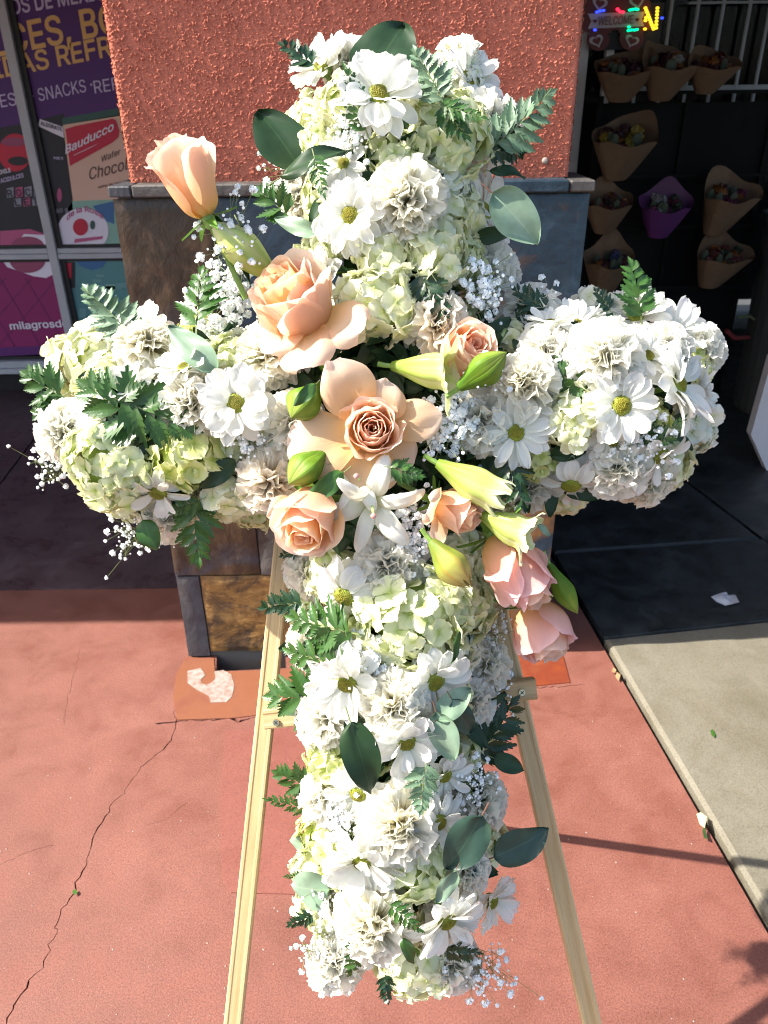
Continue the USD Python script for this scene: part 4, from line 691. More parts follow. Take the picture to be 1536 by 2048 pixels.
def flat_petal(L, W, r0, z0, e0, e1, cup=.3, seed=0, roll=.6):
    """a broad opened outer petal, edges rolled back"""
    r = np.random.default_rng(seed); nt, nu = 15, 13; t = np.linspace(0, 1, nt); u = np.linspace(-1, 1, nu)[None]; el = e0 + e1 * t; dt = L / (nt - 1)
    x = r0 + np.concatenate([[0], np.cumsum(np.cos(el[:-1]) * dt)]); zz = z0 + np.concatenate([[0], np.cumsum(np.sin(el[:-1]) * dt)]); w = W / 2 * (.35 + .65 * sstep(0, .62, t)) * np.sqrt(np.clip(1 - (t * .97) ** 7, 0, 1))
    P = np.zeros((nt, nu, 3)); sh = .07 * L * np.abs(u) ** 2.5 * t[:, None]; P[..., 0] = x[:, None] - sh * np.cos(el)[:, None]; P[..., 1] = w[:, None] * u * (1 - .12 * np.abs(u) ** 3)
    P[..., 2] = zz[:, None] + cup * W * .5 * u ** 2 * (1 - t[:, None]) - roll * W * .3 * np.clip(np.abs(u) - .5, 0, 1) ** 1.4 * t[:, None] ** .7 * 2 - sh * np.sin(el)[:, None]
    n = meshkit.noise(np.stack([t[:, None] * 3 * np.ones_like(u), u * 2 * np.ones((nt, 1)), np.full((nt, nu), seed * .9)], -1), seed) - .5; P[..., 2] += .2 * L * n * t[:, None]; P[..., 0] += .06 * L * (n + .1 * np.sin(5 * u)) * t[:, None] ** 3
    return P
def rose(parent, R, H, n=17, open_=.3, outer=(), seed=0, m_in=ROSE_IN, m_out=ROSE_OUT, stem=True, tight=1.0, stemlen=.05):
    """spiral of wrapped petals; outer is a list of (azimuth, length, width, rise at the root, bend) of opened petals"""
    r = np.random.default_rng(seed)
    for i in range(n):
        f = i / (n - 1); rm = R * (.1 + .9 * f ** .85 * tight); h = H * (.86 + .14 * math.sin(PI * min(1, f * 1.15))) * (1 + .02 * r.normal()) - H * .1 * open_ * f ** 2
        c1 = .74 + .3 * f * (.6 + open_); c2 = .62 + .2 * f + .75 * open_ * f ** 1.6; A = (1.75 - .62 * f) * (1 + .06 * r.normal())
        P = rose_petal([R * .12 * (.3 + f), rm * .72, rm, rm * c1, rm * c2], [0, .17 * h, .58 * h, .9 * h, h * (1 - .06 * open_ * f)], A, .1 - .03 * f, .16 * f + .42 * open_ * f ** 2, .1 + .1 * f, R, seed * 50 + i, .016 + .02 * f, point=.12 * f)
        gobj('petal', rotz(P, i * 2.4 + r.normal(0, .12)), m_in if f < .62 else m_out, parent)
    for k, (az, L, W, e0, e1) in enumerate(outer): gobj('outer_petal', rotz(flat_petal(L, W, R * .3, H * .1 + .0012 * k, e0, e1, seed=seed * 7 + k), az), m_out, parent)
    if stem:
        v, f = ico(np.zeros(3), 1, 2); obj('calyx', (v * [R * .3, R * .3, R * .36] + [0, 0, -R * .12], f), STEM, parent, True)
        for i in range(5): gobj('sepal', rotz(petal_strip(R * 1.25, R * .34, -.1 - .5 * r.random(), -.55 + .9 * r.random(), nt=9, nu=5, cup=.2, tip=2.2, base=.7, wide=.2, r0=R * .18, z0=-R * .02, groove=0), i * 2 * PI / 5 + .3 * r.normal()), SEPAL, parent)
        obj('stalk', tube([(0, 0, -.1 * R), (0, 0, -stemlen * .5), (.003, .002, -stemlen)], .0032, 8), STEM, parent)

K = {}
K['dA'] = make_daisy('daisy_open', 1, cupv=.12); K['dB'] = make_daisy('daisy_full', 2, n=16, n2=14, n3=10, W=.0132); K['dC'] = make_daisy('daisy_cupped', 3, cupv=.32, n=13, n2=12)
K['dD'] = make_daisy('daisy_drooping', 4, droop=.55, n=13, n2=12, W=.015); K['dG'] = make_daisy('daisy_wide_second', 16, n=14, n2=10, W=.0155, L=.034, disc=.009, cupv=.1, n3=3); K['dH'] = make_daisy('daisy_open_second', 17, cupv=.2, n=15, n2=12, W=.0135, L=.032, disc=.008); K['dI'] = make_daisy('daisy_cupped_second', 18, cupv=.38, n=12, n2=12, W=.015); K['dJ'] = make_daisy('daisy_drooping_second', 19, droop=.4, n=14, n2=11, n3=5, W=.014)
K['dE'] = make_daisy('daisy_bud', 5, cupv=.2, disc=.0058, n=13, n2=11, n3=9, L=.025, W=.0105); K['dF'] = make_daisy('daisy_wide', 6, n=13, n2=11, W=.0165, L=.033, disc=.0092, cupv=.16, n3=4)
for i, kd in enumerate(['white', 'cream', 'white', 'cream', 'peach']): K['c' + 'ABCDE'[i]] = make_carnation('carnation_' + ['white', 'cream', 'white_loose', 'cream_loose', 'peach'][i], 20 + i, kd, dense=1.0 if i < 2 else .85)
for i, kd in enumerate(['cream', 'green', 'lime', 'pale', 'green']): K['h' + 'ABCDE'[i]] = make_hydrangea('hydrangea_' + ['cream', 'green', 'lime', 'pale', 'green_large'][i], 40 + i, kd, n=32 if i < 4 else 60, R=.036 if i < 4 else .042, fl=.0145 if i < 4 else .0128)
for i in range(3): K['b%d' % i] = make_breath('breath_' + ['round', 'wide', 'small'][i], 60 + i, [36, 28, 18][i], [.036, .05, .026][i], [.07, .075, .06][i])
K['fA'] = make_fern('fern_mid', 70, 'mid', 6, .4); K['fB'] = make_fern('fern_narrow', 71, 'mid', 7, .27, .1, 4, .085); K['fC'] = make_fern('fern_dark', 72, 'dark', 6, .4); K['fD'] = make_fern('fern_silver', 73, 'silver', 7, .4, -.1, 7); K['fE'] = make_fern('fern_wide', 74, 'mid', 5, .52, .2, 7, .16)
K['lP'] = make_leaf('leaf_pale', 'pale', 80, .56, stalk=STEM_RED); K['lB'] = make_leaf('leaf_blue', 'blue', 81, .56, stalk=STEM_RED); K['lD'] = make_leaf('leaf_dark', 'dark', 82, .5); K['lM'] = make_leaf('leaf_mid', 'mid', 83, .46); K['lR'] = make_leaf('leaf_round', 'pale', 84, .82, tip=.1); K['lN'] = make_leaf('leaf_narrow', 'pale', 85, .36); K['lG'] = make_leaf('leaf_green_round', 'dark', 86, .72, tip=.1); K['lS'] = make_leaf('leaf_strap', 'mid', 87, .2, fold=.3)
# ------------------------------------------------------------------ the cross: foam body, then every flower where it sits
top, bot = atw(786, 118), atw(800, 1905); lft, rgt = atw(128, 858), atw(1402, 806)
HW = .105; DEP = .105; W0 = -.045
def seg(p, a, b):
    d = b - a; t = np.clip(((p - a) @ d) / (d @ d), 0, 1); return np.linalg.norm(p - (a + d * t))
SEGS = [(top[:2] + [0, -HW], bot[:2] + [0, HW], 1.0), (lft[:2] + [HW, 0], rgt[:2] + [-HW, 0], 1.04)]
def height(p):
    hs = [W0 + DEP * math.sqrt(max(0.0, 1 - min(1, seg(p, a, b) / (HW * k)) ** 2.4)) for a, b, k in SEGS]; return max(hs)
def on_cross(px, py, lift=0.0):
    """the place on the rounded cross that this mark of the photograph shows, and the way it faces"""
    w = .05
    for _ in range(12): q = atw(px, py, w); w = .5 * w + .5 * (height(q[:2]) + lift)
    q = atw(px, py, w); e = .008; gx = (height(q[:2] + [e, 0]) - height(q[:2] - [e, 0])) / (2 * e); gy = (height(q[:2] + [0, e]) - height(q[:2] - [0, e])) / (2 * e)
    g = np.array([gx, gy]); gl = np.linalg.norm(g); g = g * (min(gl, 1.3) / (gl + 1e-9)); return q, unit(np.array([-g[0], -g[1], 1.0]))
fc = thing('foam_cross', 'dark green foam cross that holds the flowers, seen in the gaps', 'foam')
for nm, (a, b, k) in zip(('upright', 'arm'), SEGS):
    poly = shapely.LineString([a, b]).buffer(.062 if nm == 'upright' else .0615, 10); v, f = slab(poly.exterior.coords, -.055 + (.002 if nm == 'arm' else 0), -.004 + (.003 if nm == 'arm' else 0)); obj(nm, (np.array([uvw(p) for p in v]), f), FOAM, fc)
placed = []
GROUPS = {'d': 'white daisies of the flower cross', 'c': 'carnations of the flower cross', 'h': 'hydrangeas of the flower cross'}
def put(kind, px, py, dpx, label, cat=None, group=None, tilt=(0, 0), lift=0.0, spin=None, name=None, soft=.75):
    q, n = on_cross(px, py, lift); n = unit(np.array([n[0] * soft + tilt[0], n[1] * soft + tilt[1], n[2]])); base = {'d': .068, 'c': .070, 'h': .086}[kind[0]]
    depth = (uvw(q) - CAM) @ FWD; s = dpx / FPX * depth / base * {'c': 1.13, 'h': 1.1, 'd': 1.1}[kind[0]]
    off = {'d': 0, 'c': -.012, 'h': -.012}[kind[0]] * s
    rs = random.Random(int(px * 7 + py * 13)); n = unit(n + np.array([rs.gauss(0, .1), rs.gauss(0, .1) - (.12 if py > 1250 and kind[0] == 'd' else 0), 0])); spin = rs.random() * 6.28 if spin is None else spin
    m = frame(uvw(q + n * off), dirw(n), spin, s); placed.append(uvw(q))
    nm, ct = {'d': ('daisy', 'daisy'), 'c': ('carnation', 'carnation'), 'h': ('hydrangea', 'hydrangea')}[kind[0]]
    return inst(name or nm, K[kind], m, label, cat or ct, GROUPS[kind[0]])
DA = [  # kind, x, y, width in the photograph, label, tilt, lift
 ('dF', 757, 196, 150, 'large open white daisy at the very top centre of the cross', (0, -.05), .022), ('dB', 704, 434, 148, 'open white daisy with green yellow eye left of the cream carnation below the top', (0, 0), .02),
 ('dC', 958, 428, 150, 'white daisy turned right, under the pale eucalyptus leaf right of the head', (.9, .0), .0), ('dC', 648, 140, 130, 'white daisy seen from the side at the upper left of the head', (-.55, .7), .005),
 ('dC', 930, 165, 140, 'white daisy seen from the side at the upper right of the head', (.7, .5), .0), ('dA', 652, 552, 110, 'white daisy half hidden behind the large peach rose', (-.2, -.2), -.005),
 ('dF', 475, 806, 138, 'large open white daisy nearest the centre on the left arm', (0, 0), .03), ('dE', 266, 775, 112, 'small eyed white daisy left of the middle of the left arm', (0, 0), .012),
 ('dC', 372, 742, 110, 'white daisy tipped upward in the middle of the left arm', (0, .75), .022), ('dE', 314, 800, 90, 'small white daisy between fern and cream carnation on the left arm', (.1, -.1), .012),
 ('dC', 288, 668, 110, 'white daisy at the upper edge of the left arm behind a cream carnation', (-.2, .8), -.01), ('dD', 318, 978, 130, 'drooping white daisy at the lower edge of the left arm', (0, -.75), .01),
 ('dA', 1239, 812, 142, 'open white daisy with green yellow eye in the middle of the right arm', (0, 0), .022), ('dA', 1030, 866, 130, 'white daisy with shaded eye low at the start of the right arm', (-.1, .05), .012),
 ('dC', 1152, 658, 120, 'white daisy behind the topmost carnations of the right arm', (0, .7), -.01), ('dC', 1268, 640, 130, 'white daisy with upright petals on the upper edge of the right arm', (0, .9), .0),
 ('dC', 1348, 668, 125, 'white daisy seen from the side at the upper right shoulder of the right arm', (.5, .8), -.005), ('dF', 1345, 772, 160, 'large white daisy turned right near the end of the right arm', (.55, .15), .01),
 ('dD', 1142, 962, 140, 'drooping white daisy low on the right arm near the upright', (-.2, -.8), .004), ('dD', 1312, 905, 140, 'white daisy with broad petals at the lower right of the right arm', (.3, -.65), .004),
 ('dD', 692, 1186, 150, 'big white daisy hanging forward below the lower left rose', (.05, -.7), .016), ('dD', 868, 1148, 110, 'white daisy behind the blushed lily bud', (0, -.4), .0),
 ('dF', 698, 1360, 152, 'large white daisy left of the cream carnation in the upper lower bar', (-.05, -.25), .022), ('dF', 866, 1358, 140, 'large white daisy right of the cream carnation above the eucalyptus leaves', (.1, -.25), .018),
 ('dF', 812, 1478, 134, 'open white daisy right of the big hanging green leaf', (0, -.3), .025), ('dA', 886, 1548, 110, 'white daisy turned down right between two eucalyptus leaf groups', (.35, -.25), .012),
 ('dA', 718, 1582, 120, 'white daisy tucked under the tip of the big hanging leaf', (-.1, -.3), .004), ('dD', 873, 1640, 124, 'white daisy above the shaded eucalyptus leaf on the lower bar', (.3, -.2), .018),
 ('dF', 726, 1716, 140, 'sunlit white daisy with bright yellow eye low on the bar', (-.05, -.25), .02), ('dF', 890, 1834, 140, 'large white daisy at the lower right of the bar', (.1, -.15), .018),
 ('dD', 698, 1852, 150, 'white daisy hiding its eye beside the lowest cream carnation', (-.3, -.6), .012), ('dC', 978, 1800, 110, 'white daisy facing right at the edge of the bar near its foot', (.9, -.1), -.01),
 ('dC', 952, 606, 110, 'white daisy facing right at the bottom right of the head', (.9, -.2), -.01)]
DA += [('dB', 1100, 655, 105, 'full white daisy just left of the upper right arm hydrangea', (0, .4), .006), ('dH', 1292, 716, 105, 'white daisy between the big carnation and the turned daisy', (.1, .3), .012), ('dI', 1392, 784, 100, 'white daisy at the far right end of the right arm', (.8, .1), -.004), ('dB', 1222, 882, 100, 'white daisy under the open daisy of the right arm', (0, -.35), .004), ('dJ', 1062, 812, 96, 'white daisy with long petals beside the shaded daisy', (-.1, .1), .01), ('dH', 690, 330, 100, 'white daisy behind the baby breath of the head', (-.1, .1), -.004), ('dI', 200, 830, 90, 'white daisy under the big fern of the left arm', (-.3, 0), .0), ('dH', 610, 700, 90, 'white daisy half hidden under the outer petals of the large peach rose', (0, 0), -.004)]
TW = {'dF': 'dG', 'dA': 'dH', 'dC': 'dI', 'dD': 'dJ'}
for i_, (k, x, y, d, lb, tl, lf) in enumerate(DA): put(TW.get(k, k) if i_ % 2 else k, x, y, d, lb, tilt=tl, lift=lf)
CA = [
 ('cB', 812, 402, 150, 'cream carnation at the centre of the head beside the open daisy', (0, 0), .012), ('cA', 1060, 640, 132, 'white carnation at the upper left corner of the right arm', (-.1, .3), .004), ('cC', 1212, 716, 152, 'large white carnation in the middle of the right arm above the daisy', (0, .1), .014),
 ('cE', 872, 652, 122, 'peach cream carnation at the bottom of the head above the lily buds', (0, -.2), .0), ('cD', 538, 712, 132, 'cream carnation under the large peach rose on the left arm', (0, 0), .0), ('cB', 388, 806, 130, 'cream carnation between two daisies in the middle of the left arm', (0, 0), .01),
 ('cE', 540, 962, 132, 'peach cream carnation at the lower right of the left arm', (0, -.2), .004), ('cA', 345, 1022, 130, 'white carnation hanging under the drooping daisy of the left arm', (0, -.7), -.012), ('cA', 138, 866, 124, 'white carnation at the left end of the left arm', (-.7, 0), .0),
 ('cC', 588, 846, 120, 'white carnation between the open daisy and the central rose', (0, 0), -.004), ('cD', 612, 402, 110, 'cream carnation at the left edge of the head beside the daisy', (-.5, 0), -.005), ('cA', 968, 262, 140, 'white carnation at the right edge of the head', (.6, 0), .0),
 ('cA', 975, 545, 120, 'white carnation at the right edge of the head below the side facing daisy', (.8, 0), -.005), ('cD', 1048, 770, 130, 'pale cream carnation on the right arm beside the green lily bud', (0, .05), .008), ('cA', 962, 846, 124, 'white carnation behind the baby breath right of the central rose', (0, -.05), -.004),
 ('cA', 1232, 934, 126, 'white carnation on the lower edge of the right arm between two daisies', (0, -.6), .0), ('cC', 620, 1142, 112, 'white carnation at the upper left of the lower bar beside the easel leg', (-.35, 0), .0), ('cA', 634, 1286, 116, 'white carnation behind the left ferns of the lower bar', (-.35, 0), .0),
 ('cB', 792, 1410, 128, 'cream carnation between the two large daisies of the lower bar', (0, -.1), .018), ('cA', 655, 1438, 124, 'white carnation above the lime hydrangea at the left of the lower bar', (-.25, 0), .008), ('cC', 968, 1330, 110, 'shaded white carnation at the right edge of the lower bar', (.6, 0), .0),
 ('cB', 800, 1650, 146, 'cream carnation in the middle of the lower bar beside the turned down daisy', (0, -.05), .014), ('cC', 655, 1590, 120, 'loose white carnation at the left edge of the lower bar', (-.3, 0), .0), ('cB', 748, 1846, 140, 'cream white carnation near the foot of the bar', (0, -.1), .014),
 ('cA', 668, 1925, 108, 'white carnation at the lower left corner of the bar', (-.3, -.4), .0), ('cA', 958, 1605, 110, 'shaded white carnation right of the turned down daisy', (.6, 0), -.005), ('cC', 932, 1738, 100, 'white carnation at the right edge behind the pale leaf tips', (.5, 0), -.008),
 ('cE', 1000, 1118, 110, 'peach white carnation beside the low hanging rose', (.5, 0), -.01), ('cA', 776, 1128, 124, 'white carnation below the open lily', (0, -.2), .002), ('cB', 296, 694, 118, 'cream carnation at the top of the left arm left of the eucalyptus leaf', (0, .35), .01),
 ('cC', 1094, 706, 110, 'white carnation tucked between two larger ones on the right arm', (0, 0), -.012), ('cA', 905, 1928, 104, 'white carnation at the lower right corner of the bar', (.3, -.5), -.004), ('cD', 1290, 960, 110, 'cream carnation at the underside of the right arm', (.1, -.9), -.012),
 ('cA', 1396, 700, 100, 'white carnation at the far shoulder of the right arm', (.9, .3), -.012), ('cC', 1330, 700, 110, 'white carnation above the large turned daisy on the right arm', (.2, .3), .0), ('cA', 700, 128, 100, 'white carnation behind the top leaf of the head', (-.1, .8), -.012), ('cD', 920, 120, 90, 'pale carnation at the upper right rim of the head', (.4, .8), -.016)]
for k, x, y, d, lb, tl, lf in CA: put(k, x, y, d, lb, tilt=tl, lift=lf)
HY = [
 ('hA', 622, 258, 140, 'cream hydrangea at the left edge of the head', (-.4, .0), .004), ('hA', 682, 196, 120, 'cream hydrangea left of the topmost daisy', (-.2, .3), .0), ('hE', 906, 262, 150, 'green hydrangea right of the centre of the head', (.1, 0), .002), ('hA', 858, 188, 110, 'pale cream hydrangea right of the topmost daisy', (.1, .2), .0), ('hD', 930, 148, 100, 'pale hydrangea at the upper right of the head', (.3, .5), -.004),
 ('hA', 876, 505, 138, 'cream green hydrangea right of the middle of the head', (.1, 0), .008), ('hA', 764, 508, 130, 'cream hydrangea below the head daisies', (0, 0), .006), ('hA', 748, 612, 160, 'large cream hydrangea right of the big peach rose', (0, -.1), .012), ('hE', 640, 492, 100, 'green hydrangea behind the big peach rose', (-.3, 0), -.01),
 ('hA', 165, 718, 160, 'large cream hydrangea at the upper left end of the left arm', (-.5, .3), .004), ('hE', 208, 944, 160, 'green hydrangea at the lower left end of the left arm', (-.4, -.4), .004), ('hC', 368, 920, 150, 'lime hydrangea low in the middle of the left arm', (0, -.2), .004), ('hA', 466, 1000, 130, 'cream green hydrangea at the lower edge of the left arm', (0, -.5), -.002), ('hD', 566, 868, 110, 'pale hydrangea between the daisy and the lily buds', (0, 0), -.008),
 ('hA', 1150, 836, 132, 'cream green hydrangea left of the open daisy on the right arm', (0, 0), .014), ('hD', 1192, 626, 120, 'pale hydrangea on the upper edge of the right arm', (0, .8), -.004), ('hD', 1398, 846, 130, 'pale hydrangea at the right end of the right arm', (.8, -.1), .0), ('hA', 1334, 940, 124, 'cream hydrangea at the lower right end of the right arm', (.5, -.7), -.008), ('hC', 1304, 838, 90, 'lime hydrangea between the two right arm daisies', (.1, 0), -.002), ('hC', 1392, 722, 90, 'lime hydrangea at the upper right end of the right arm', (.7, .3), .0), ('hC', 1068, 928, 90, 'lime hydrangea below the shaded daisy', (0, -.2), -.01), ('hE', 1100, 785, 80, 'green hydrangea between two carnations of the right arm', (0, 0), -.008),
 ('hE', 828, 1238, 190, 'large green hydrangea in the middle of the lower bar under the lily', (0, -.1), .012), ('hE', 930, 1212, 140, 'green hydrangea at the right of the lower bar under the lily bud', (.3, 0), .0), ('hB', 990, 1160, 90, 'green hydrangea in shade beside the hanging rose', (.6, 0), -.012), ('hC', 652, 1512, 130, 'lime hydrangea left of the big hanging leaf', (-.3, 0), .006), ('hC', 640, 1682, 130, 'bright lime hydrangea at the left edge low on the bar', (-.4, 0), .004), ('hB', 832, 1748, 140, 'cream green hydrangea low in the middle of the bar', (0, -.1), .006), ('hA', 820, 1940, 150, 'cream green hydrangea at the foot of the bar', (0, -.5), .004),
 ('hA', 968, 1462, 120, 'cream green hydrangea at the right edge behind the eucalyptus leaves', (.6, 0), -.002), ('hB', 612, 1222, 90, 'green hydrangea behind the left fern of the lower bar', (-.5, 0), -.008), ('hA', 636, 1815, 110, 'cream hydrangea behind the round pale leaf', (-.4, -.1), -.004), ('hA', 620, 1745, 90, 'cream hydrangea at the left edge above the round leaf', (-.5, 0), -.004), ('hC', 400, 668, 110, 'lime hydrangea at the top of the left arm right of the eucalyptus leaf', (0, .5), .0), ('hC', 840, 1582, 90, 'lime hydrangea behind the small fern of the lower bar', (0, 0), -.008), ('hA', 985, 1690, 90, 'cream hydrangea at the right edge beside the dark leaf', (.8, 0), -.012), ('hD', 470, 690, 100, 'pale hydrangea under the baby breath of the left arm', (0, .3), -.008), ('hA', 460, 905, 90, 'cream hydrangea in the shade under the open daisy', (0, -.1), -.016)]
for k, x, y, d, lb, tl, lf in HY: put(k, x, y, d, lb, tilt=tl, lift=lf)

# roses: axis given by the marks of its base and of its top
def placed_thing(name, b, t, wb, wt, label, cat, group=None, spin=0.0, yd=PW):
    """an Xform whose +z runs from the base mark to the tip mark"""
    B, T = uvw(atw(*b, wb)), uvw(atw(*t, wt)); return thing(name, label, cat, group or {'rose': 'peach roses of the flower cross', 'lily bud': 'lily buds of the flower cross', 'lily': 'open lilies of the flower cross'}[cat], frame(B, T - B, spin, 1, ydir=yd)), np.linalg.norm(T - B)
t, L = placed_thing('rose', (414, 436), (334, 278), .12, .15, 'tall peach rose bud standing free at the upper left', 'rose', spin=.4); rose(t, L * .31, L * 1.06, 15, .8, seed=1, stemlen=.09)
t, L = placed_thing('rose', (632, 660), (545, 545), .058, .13, 'large open peach rose above the centre with orange heart', 'rose', yd=PV); rose(t, .038, L * 1.0, 20, .5, [(-1.2, .082, .08, .75, -1.0), (-.35, .08, .074, .6, -.9), (-1.9, .066, .06, 1.0, -1.1)], seed=2, m_in=ROSE_ORANGE, m_out=ROSE_OUT)
t, L = placed_thing('rose', (744, 868), (746, 842), .085, .165, 'peach rose with a tight spiral at the very centre of the cross', 'rose', yd=PV)
rose(t, .0285, .05, 20, .42, [(2.1, .09, .07, .85, -.55), (1.2, .055, .06, .95, -1.0), (.25, .072, .056, .5, -.9), (-.75, .05, .06, .3, -.9), (-1.65, .06, .074, .25, -.7), (-2.9, .088, .086, .42, -.85)], m_in=ROSE_OUT, seed=3, stem=False)
t, L = placed_thing('rose', (912, 725), (968, 672), .06, .12, 'peach rose behind the two lily buds right of centre', 'rose', spin=.2); rose(t, .032, .056, 18, .35, seed=4)
t, L = placed_thing('rose', (640, 992), (600, 1085), .085, .14, 'peach rose drooping at the lower left of the centre', 'rose', spin=1.1); rose(t, .032, L, 18, .5, [(2.6, .05, .055, .9, -.9)], seed=5, m_in=ROSE_ORANGE)
t, L = placed_thing('rose', (868, 1000), (960, 1042), .08, .115, 'small peach rose between two long lily buds', 'rose', spin=.5); rose(t, .022, L * .95, 16, .35, [(1.3, .055, .05, .7, -.4), (-1.7, .05, .05, .6, -.5), (2.6, .045, .05, .9, -.7)], seed=6)
t, L = placed_thing('rose', (985, 1070), (1078, 1205), .06, .09, 'peach pink rose hanging down right over the easel leg', 'rose', spin=.2); rose(t, .031, L * 1.04, 15, .08, [(1.9, .06, .055, 1.1, -.4), (-1.0, .06, .055, 1.2, -.4)], seed=7, m_out=ROSE_PINK)
t, L = placed_thing('rose', (1062, 1208), (1106, 1318), .02, .05, 'lowest pink tipped rose hanging free beside the easel leg', 'rose', spin=.7); rose(t, .035, L * .98, 14, .16, seed=8, m_out=ROSE_PINK, m_in=ROSE_OUT)
# lilies
LB = [((640, 772), (582, 836), .1, .12, 'short green lily bud with a leaf left of the central rose', LILY_BUD, .0195, 0, 0), ((652, 902), (577, 968), .1, .125, 'yellow green lily bud below left of the central rose', LILY_BUD, .018, 0, 0), ((784, 732), (936, 744), .1, .13, 'half open white lily bud pointing right above the central rose', LILY_HALF, .018, .75, .7),
 ((918, 776), (1014, 704), .14, .16, 'bright green lily bud in front of the right rose', LILY_BUD, .0165, 0, 0), ((874, 926), (1020, 1002), .11, .12, 'long pale lily bud with parted tips below the baby breath', LILY_HALF, .0185, .45, .25), ((962, 1030), (1080, 1078), .1, .12, 'pale lily bud with spread tips above the hanging rose', LILY_HALF, .017, .65, .5),
 ((862, 1082), (942, 1174), .12, .13, 'blushed green lily bud pointing down over the lower bar', LILY_BLUSH, .0175, .08, 0), ((1098, 1128), (1156, 1228), .05, .05, 'slim dark green lily bud behind the hanging roses', LILY_BUD, .0125, 0, 0), ((646, 1100), (650, 1136), .1, .11, 'tiny yellow white lily bud under the lower left rose', LILY_HALF, .009, .1, 0), ((560, 566), (418, 442), .085, .12, 'long pale green lily bud behind the tall rose bud', LILY_HALF, .02, .0, 0)]
for b, t_, wb, wt, lb, m, R, o, fl_ in LB:
    t, L = placed_thing('lily_bud', b, t_, wb, wt, lb, 'lily bud', spin=.5 + R * 40); lily_bud(t, L, R, m, o, fl_)
t, L = placed_thing('lily', (744, 1000), (738, 1042), .085, .14, 'open white lily with curled back petals below the central rose', 'lily', spin=.35); open_lily(t, .072, LILY_W, 3, 1.25)
t, L = placed_thing('lily', (720, 962), (716, 946), .09, .12, 'second white lily half hidden under the central rose', 'lily', spin=.8); open_lily(t, .05, LILY_W, 4, 1.35)

# long things between two marks
def span(kind, b, t, wb, wt, label, cat, name, group=None, roll=0.0, wide=1.0):
    B, T = uvw(atw(*b, wb)), uvw(atw(*t, wt)); L = np.linalg.norm(T - B); Y = (T - B) / L; Z = unit(PW - Y * (PW @ Y)); X = np.cross(Y, Z); c, s_ = math.cos(roll), math.sin(roll); X, Z = X * c + Z * s_, Z * c - X * s_
    m = np.eye(4); m[:3, 0] = X * L * wide; m[:3, 1] = Y * L; m[:3, 2] = Z * L; m[:3, 3] = B; return inst(name, K[kind], m, label, cat, {'leaf': 'large leaves of the flower cross', 'fern': 'fern sprigs of the flower cross'}[cat])
LV = [('lG', (738, 170), (806, 26), .02, .0, 'large dark green leaf rising at the very top of the cross', .2, 1.0), ('lG', (606, 345), (516, 206), .0, .0, 'large rounded green leaf at the left of the head', -.3, .95), ('lD', (560, 352), (700, 282), .06, .07, 'curved dark leaf across the left of the head', .5, .7), ('lN', (640, 470), (542, 432), .03, .02, 'small pale leaf at the left edge under the head', .2, .9),
 ('lP', (985, 385), (1084, 486), .075, .06, 'large pale eucalyptus leaf with red stem right of the head', .0, 1.15), ('lD', (980, 340), (1056, 346), .0, -.01, 'dark folded leaf right of the head', .5, .8), ('lN', (432, 745), (331, 640), .09, .08, 'long pale leaf leaning left on the left arm', -.2, 1.1), ('lD', (702, 1446), (748, 1598), .115, .11, 'big dark green leaf hanging down the middle of the lower bar', .25, .95),
 ('lP', (872, 1440), (945, 1372), .1, .08, 'uppermost pale eucalyptus leaf right of the big daisies', .3, .9), ('lP', (872, 1425), (908, 1528), .1, .1, 'pale eucalyptus leaf hanging over the right daisy', -.2, 1.0), ('lB', (905, 1400), (948, 1476), .09, .07, 'blue green eucalyptus leaf at the right edge of the lower bar', .2, .8), ('lB', (965, 1632), (892, 1752), .1, .1, 'wide blue green eucalyptus leaf below the turned down daisy', .1, 1.1),
 ('lB', (988, 1716), (1102, 1664), .03, .03, 'dark round leaf on a stem standing out right of the bar', .0, 1.05), ('lD', (988, 1516), (1052, 1542), .02, .02, 'dark curled leaf in front of the right easel leg', .3, 1.1), ('lP', (912, 1742), (872, 1812), .1, .1, 'light eucalyptus leaf low on the bar above the big daisy', .2, .8), ('lR', (658, 1780), (578, 1776), .04, .03, 'round pale eucalyptus leaf at the left edge low on the bar', .1, 1.2), ('lR', (618, 1690), (576, 1684), .01, .0, 'small pale leaf tip at the left edge of the bar', .2, 1.0),
 ('lB', (935, 1762), (985, 1738), .04, .03, 'small blue green leaf at the right edge low on the bar', .2, .9), ('lM', (806, 1880), (834, 1934), .1, .09, 'bright folded leaf above the foot hydrangea', .5, .8), ('lM', (285, 1040), (312, 1102), .03, .03, 'green veined leaf hanging under the left arm', .1, 1.5), ('lS', (918, 1262), (908, 1330), .1, .1, 'narrow green leaf hanging right of the green hydrangea', .6, 1.2), ('lM', (688, 945), (610, 1006), .12, .125, 'dark lily leaf above the drooping rose', .3, .9), ('lS', (425, 430), (505, 560), .1, .1, 'long green leaf on the stem of the tall rose bud', .4, .9), ('lS', (478, 450), (540, 560), .085, .09, 'second long leaf behind the tall rose bud', -.3, 1.0), ('lM', (632, 768), (588, 812), .135, .14, 'small leaf lying on the short green lily bud', .2, .9), ('lN', (1052, 900), (1006, 800), .03, .03, 'dim pale leaf in the gap of the right arm', .4, .9), ('lN', (1076, 1050), (1104, 1072), .105, .1, 'creamy tepal tip beside the spread lily bud', .4, 1.2), ('lD', (1100, 910), (1180, 898), .05, .05, 'dark leaf in the gap below the right arm hydrangea', .1, .9), ('lD', (470, 920), (395, 980), .06, .06, 'dark leaf in the gap low on the left arm', .2, .9), ('lS', (690, 1260), (684, 1200), .1, .09, 'dark narrow leaf beside the hanging daisy', .4, .8)]
